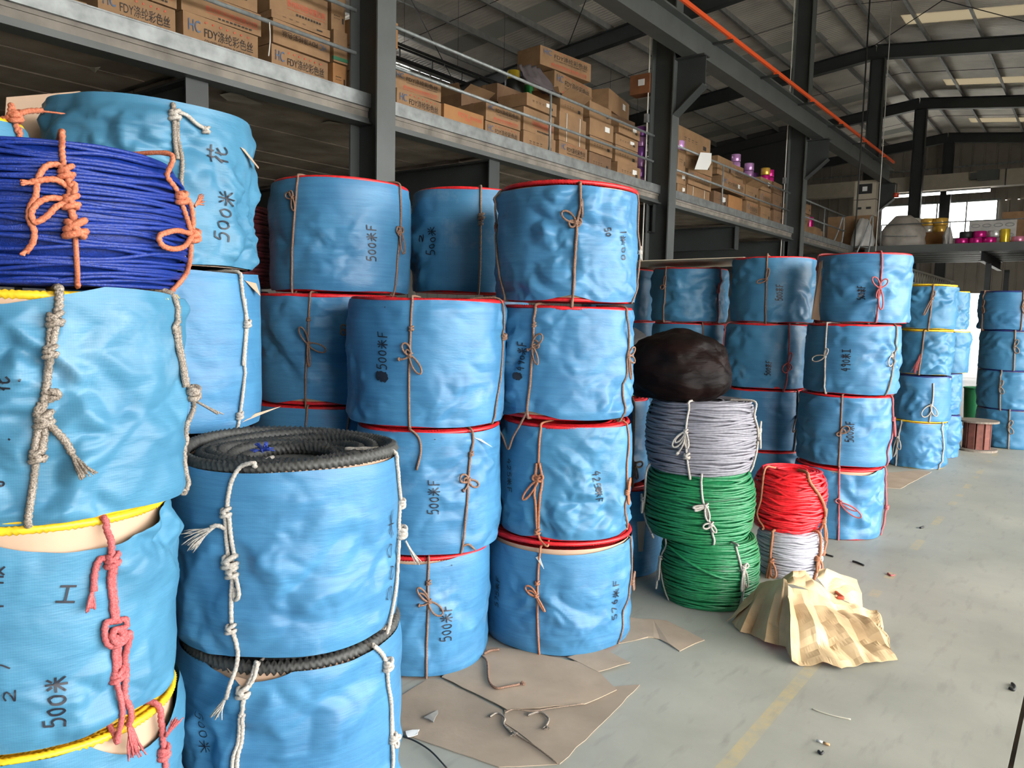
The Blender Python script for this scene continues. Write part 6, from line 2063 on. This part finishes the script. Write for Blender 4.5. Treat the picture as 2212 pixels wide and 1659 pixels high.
# pink and purple pile of bay 3, standing on two cartons
o3, z3 = stack(-6.1, 1606, 1656, [430, 386], [C_('dark carton under the lilac spools, lower', m=M_CARD3), C_('dark carton under the lilac spools, upper', m=M_CARD3)])
y3 = o3[1].location.y
for (dx, dy, k, c, w) in ((0.08, -0.05, 0, 'lilac', 'near the rail, lower'), (0.08, -0.05, 1, 'lilac', 'near the rail, upper'), (-0.12, -0.3, 0, 'purple', 'at the back, lowest'), (-0.12, -0.3, 1, 'lilac', 'at the back, middle'), (-0.12, -0.3, 2, 'lilac', 'at the back, topmost'), (0.08, 0.22, 0, 'purple', 'towards the third column')):
    spool('%s yarn spool of the pile before the third column, %s' % (c, w), (-6.31 + dx, y3 + dy, z3 + 0.006 + k * 0.162), 0.10, 0.15, c)
z4 = on(1681, 396, 0, -5.62)[2] + 0.012
y4 = on(1681, 396, 0, -5.62)[1]
for (dy, c, k, w) in ((-0.14, 'magenta', 0, 'left one'), (0.1, 'magenta', 0, 'right one'), (-0.14, 'gold', 1, ''), (0.1, 'magenta', 1, 'upper one')):
    spool(('magenta yarn spool on the dark cartons at the third column, ' + w) if c == 'magenta' else 'gold yarn spool above the magenta ones at the third column', (-5.85, y4 + dy, z4 + k * 0.152), 0.095, 0.14, c)
spool('lilac yarn spool peeping left of the big printed carton', (-5.5 - 0.25, on(1472, 312, 0, -5.7)[1], on(1472, 325, 0, -5.7)[2] + 0.01), 0.10, 0.14, 'lilac')
spool('magenta yarn spool on the torn carton past the third column', (o6[0].location.x, o6[0].location.y, z6 + 0.012), 0.10, 0.24, 'magenta')
spool('pink yarn spool on the pale cartons past the third column', (o5[2].location.x, o5[2].location.y, z5 + 0.012), 0.10, 0.14, 'pink')

# grey cloth thrown over the pile
def cloth(name, label, P, m, cat):
    """draped cloth from a grid of 3-D points"""
    G = np.array(P, float)
    nr, nc = G.shape[:2]
    U, Vv = 6, 6
    rows = []
    for r in range((nr - 1) * U + 1):
        fr = r / U; i = min(int(fr), nr - 2); a = fr - i
        row = []
        for c in range((nc - 1) * Vv + 1):
            fc = c / Vv; j = min(int(fc), nc - 2); b2 = fc - j
            p = (G[i, j] * (1 - a) + G[i + 1, j] * a) * (1 - b2) + (G[i, j + 1] * (1 - a) + G[i + 1, j + 1] * a) * b2
            q = Vector((p[0] * 9, p[1] * 9, p[2] * 5))
            w = 0.03 * math.sin(c * 1.9 + r * 0.25) + 0.03 * noise.noise(q)
            row.append(p + np.array([w, 0.3 * w, 0.4 * w]))
        rows.append(row)
    c0 = np.array(rows).reshape(-1, 3).mean(0)
    nC = len(rows[0])
    mb = MB(); mb.add([q - c0 for row in rows for q in row], [(i * nC + j, (i + 1) * nC + j, (i + 1) * nC + j + 1, i * nC + j + 1) for i in range(len(rows) - 1) for j in range(nC - 1)])
    o = mb.build(name, m, None, True, tuple(c0))
    md = o.modifiers.new('thick', 'SOLIDIFY'); md.thickness = 0.006
    return tag(o, label, cat)


M_CLOTH = mat('grey_purple_cloth', (0.085, 0.07, 0.075), 0.9, var=0.2)
cloth('cloth', 'grey purple cloth thrown over the carton pile', [[on(1118, 140, 0, -6.1), on(1150, 142, 0, -6.0), on(1165, 150, 0, -5.95)], [on(1125, 165, 0, -6.0), on(1160, 170, 0, -5.85), on(1185, 172, 0, -5.9)], [on(1150, 180, 0, -5.9), on(1185, 195, 0, -5.75), on(1205, 200, 0, -5.8)], [on(1180, 200, 0, -5.85), on(1205, 208, 0, -5.7), on(1218, 210, 0, -5.7)]], M_CLOTH, 'cloth')
# white sheet of paper hanging on the rail
pp = [on(x, y, 0, -5.43) for x, y in ((1513, 329), (1537, 331), (1536, 352), (1528, 367), (1500, 366))]
c0 = sum(pp) / 5
mb = MB(); mb.add([p - c0 for p in pp] + [p - c0 + np.array([0.003, 0, 0]) for p in pp], [(0, 1, 2, 3, 4), (9, 8, 7, 6, 5)] + [(i, i + 5, (i + 1) % 5 + 5, (i + 1) % 5) for i in range(5)])
tag(mb.build('paper_sheet', M_LABEL, None, False, tuple(c0)), 'white paper sheet hung over the guard rail', 'paper')
# white string hanging from the near guard rail
mb = MB(); a = on(582, 48, 0, -5.43); e = on(577, 120, 0, -5.43)
mb.tube(smooth_path([(0, 0, 0), (0, 0.005, -(a[2] - e[2]) * 0.5), (0, -0.01, -(a[2] - e[2]))], 5), 0.005, 5)
tag(mb.build('string', M_STRAP, None, True, tuple(a)), 'white string hanging from the near guard rail', 'string')

# ------------------------------------------------------------------ things on the cross mezzanine
ZC = DECK + 0.002


def at_cross(x, y):
    return on(x, y, 1, CY + 0.5)


def cbox(label, x0, x1, y0, m, style='none', dy=0.0, z0=ZC, depth=0.5):
    a, b_ = at_cross(x0, y0), at_cross(x1, y0)
    zt = a[2]
    BOXN[0] += 1
    root = box_mesh(b_[0] - a[0], depth, zt - z0, m, BOXN[0]).build('carton', m, None, False, ((a[0] + b_[0]) / 2, CY + 0.5 + depth / 2 + dy, z0))
    mb = MB(); mb.box((0, -depth / 2 - 0.008, zt - z0 - 0.05), (0.06, 0.003, 0.1)); mb.build('tape', M_TAPE, root)
    return tag(root, label, 'carton', 'cartons on the far mezzanine')


cbox('large brown carton below the electrical cabinet', 1790, 1886, 470, M_CARD, dy=-0.05)
cbox('carton carrying the gold and silver spools', 1950, 2034, 500, M_CARD2, dy=0.45)
cbox('tall brown carton behind the foam tray', 2160, 2235, 452, M_CARD, dy=0.6)


def sackmesh(name, label, x0, x1, ytop, m, dyy=0.0, seed=0, cat='sack'):
    a, b_ = at_cross(x0, ytop), at_cross(x1, ytop)
    w, h = b_[0] - a[0], a[2] - ZC
    n, k = 28, 16
    V, F = [], []
    for i in range(n):
        t = 2 * math.pi * i / n
        for j in range(k):
            s_ = j / (k - 1)
            pr = (1 - 0.62 * s_ ** 2.2) * (1 + 0.1 * math.sin(s_ * 3))
            q = Vector((math.cos(t) * 1.6, math.sin(t) * 1.6, s_ * 2.2 + seed))
            r = pr * (1 + 0.16 * abs(math.sin(7 * t + seed + 2 * noise.noise(q))) * (1 - 0.4 * s_) + 0.16 * noise.noise(q * 1.7))
            V.append((w / 2 * r * math.cos(t), 0.3 * r * math.sin(t), h * s_ * (1 + 0.06 * noise.noise(q))))
    for i in range(n):
        for j in range(k - 1):
            F.append((i * k + j, ((i + 1) % n) * k + j, ((i + 1) % n) * k + j + 1, i * k + j + 1))
    F.append(tuple(i * k + k - 1 for i in range(n)))
    mb = MB(); mb.add(V, F)
    return tag(mb.build(name, m, None, True, ((a[0] + b_[0]) / 2, CY + 0.5 + dyy, ZC)), label, cat)


M_WSACK = mat('white_woven_sack', (0.50, 0.49, 0.47), 0.6, var=0.12)
M_WSHEET = mat('grey_white_plastic_sheet', (0.30, 0.27, 0.24), 0.5, var=0.15)
sackmesh('sack', 'white woven sack below the electrical cabinet', 1853, 1893, 477, M_WSACK, -0.36, 3)
sackmesh('plastic_sheet', 'grey white plastic sheet draped over a heap', 1908, 1998, 470, M_WSHEET, -0.02, 5, 'sheet')
sackmesh('sack', 'small pale sack between spool carton and magenta spools', 2042, 2060, 492, M_WSACK, -0.12, 7)
for (xx, yy, c, lab, r) in ((1962, 0.0, 'silver', 'silver yarn spool on the far spool carton, left', .17), (1992, 0.05, 'silver', 'silver yarn spool on the far spool carton, middle', .17), (2020, 0.0, 'gold', 'gold yarn spool on the far spool carton, right', .17)):
    for lv in range(2):
        p = at_cross(xx, 500)
        spool(('upper ' if lv else 'lower ') + (lab if not (lv and c == 'silver') else lab.replace('silver', 'gold rimmed')), (p[0], CY + 1.2 + yy, p[2] + 0.01 + lv * 0.2), r, 0.19, 'gold' if (lv and xx > 1980) else c)
for (xx, lv, c, lab) in ((2078, 0, 'magenta', 'magenta spool lying first in the far row'), (2108, 0, 'magenta', 'magenta spool lying second in the far row'), (2137, 0, 'magenta', 'magenta spool lying third in the far row'), (2114, 1, 'magenta', 'magenta spool on top of the far row'), (2146, 1, 'whitef', 'white spool on top of the far row'), (2085, 1, 'black', 'dark spool on top of the far row'), (2170, 0, 'yellowf', 'yellow spool at the end of the far row'), (2200, 0, 'pink', 'broad pink spool at the end of the far row')):
    p = at_cross(xx, 528)
    spool(lab, (p[0], CY + 0.45 + 0.1 * lv, ZC + lv * 0.17 + 0.005), 0.15 if c != 'yellowf' else 0.1, 0.15 if c != 'yellowf' else 0.34, c)
# white foam tray with round dimples leaning behind the spools
t = empty('foam_tray', (*at_cross(2138, 495)[:1], CY + 1.0, ZC + 0.02)); tag(t, 'white foam packing tray with round dimples leaning behind the spools', 'tray')
a, b_ = at_cross(2086, 495), at_cross(2190, 495)
w = b_[0] - a[0]
mb = MB(); mb.box((0, 0.02, 0.36), (w, 0.06, 0.52), 0.0); mb.build('panel', M_WSACK, t)
for i in range(4):
    for j in range(2):
        th_ = np.linspace(0, 2 * math.pi, 16, endpoint=False)
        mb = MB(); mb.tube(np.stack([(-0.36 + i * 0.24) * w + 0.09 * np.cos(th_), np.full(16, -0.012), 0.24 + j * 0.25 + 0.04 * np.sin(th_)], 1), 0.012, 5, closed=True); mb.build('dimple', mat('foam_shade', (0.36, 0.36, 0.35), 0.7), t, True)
# red warning lamp at the runway end
t = empty('warning_lamp', (-4.72, 22.9, 4.93)); tag(t, 'red warning lamp hung below the end of the runway beam', 'lamp')
mb = MB(); mb.tube([(0, 0, 0.05), (0, 0, 0.3)], 0.012, 5); mb.build('rod', M_DARK, t)
mb = MB(); mb.tube([(0, 0, -0.06), (0, 0, 0.0), (0, 0, 0.05)], 0.07, 10); mb.build('dome', mat('red_lamp_plastic', (0.6, 0.05, 0.02), 0.3), t, True)

# flakes of paper stuck under the soffit
for (pts, lab) in (([(475, 197), (505, 197), (530, 203), (567, 221), (540, 222), (492, 210)], 'pale paper flake hanging under the mezzanine beside the cross beam'), ([(188, 138), (205, 139), (217, 143), (205, 149), (191, 146)], 'small white flake stuck under the mezzanine'), ([(693, 262), (712, 258), (748, 264), (722, 266)], 'thin paper flake under the mezzanine by the first column')):
    P = [on(x, y, 2, 3.258) for x, y in pts]
    c0 = sum(P) / len(P)
    k = len(P)
    rg = random.Random(int(pts[0][0]))
    V = [p - c0 - np.array([0, 0, rg.uniform(0, 0.03)]) for p in P]
    mb = MB(); mb.add(V + [v + np.array([0, 0, 0.002]) for v in V], [tuple(range(k)), tuple(reversed(range(k, 2 * k)))] + [(i, (i + 1) % k, (i + 1) % k + k, i + k) for i in range(k)])
    tag(mb.build('paper_flake', mat('grey_paper_flake', (0.36, 0.32, 0.26), 0.8), None, False, tuple(c0)), lab, 'paper')
# brown box fixed to the second column
t = tag(empty('distribution_box', (-5.73, 10.5, 4.82)), 'brown distribution box fixed to the second column', 'box')
mb = MB(); mb.box((0, 0, 0.14), (0.32, 0.2, 0.28)); mb.build('body', mat('rust_brown_box', (0.20, 0.075, 0.03), 0.7, var=0.2), t)
mb = MB(); mb.box((0.03, -0.104, 0.16), (0.1, 0.008, 0.09)); mb.build('switch_plate', M_LABEL, t)
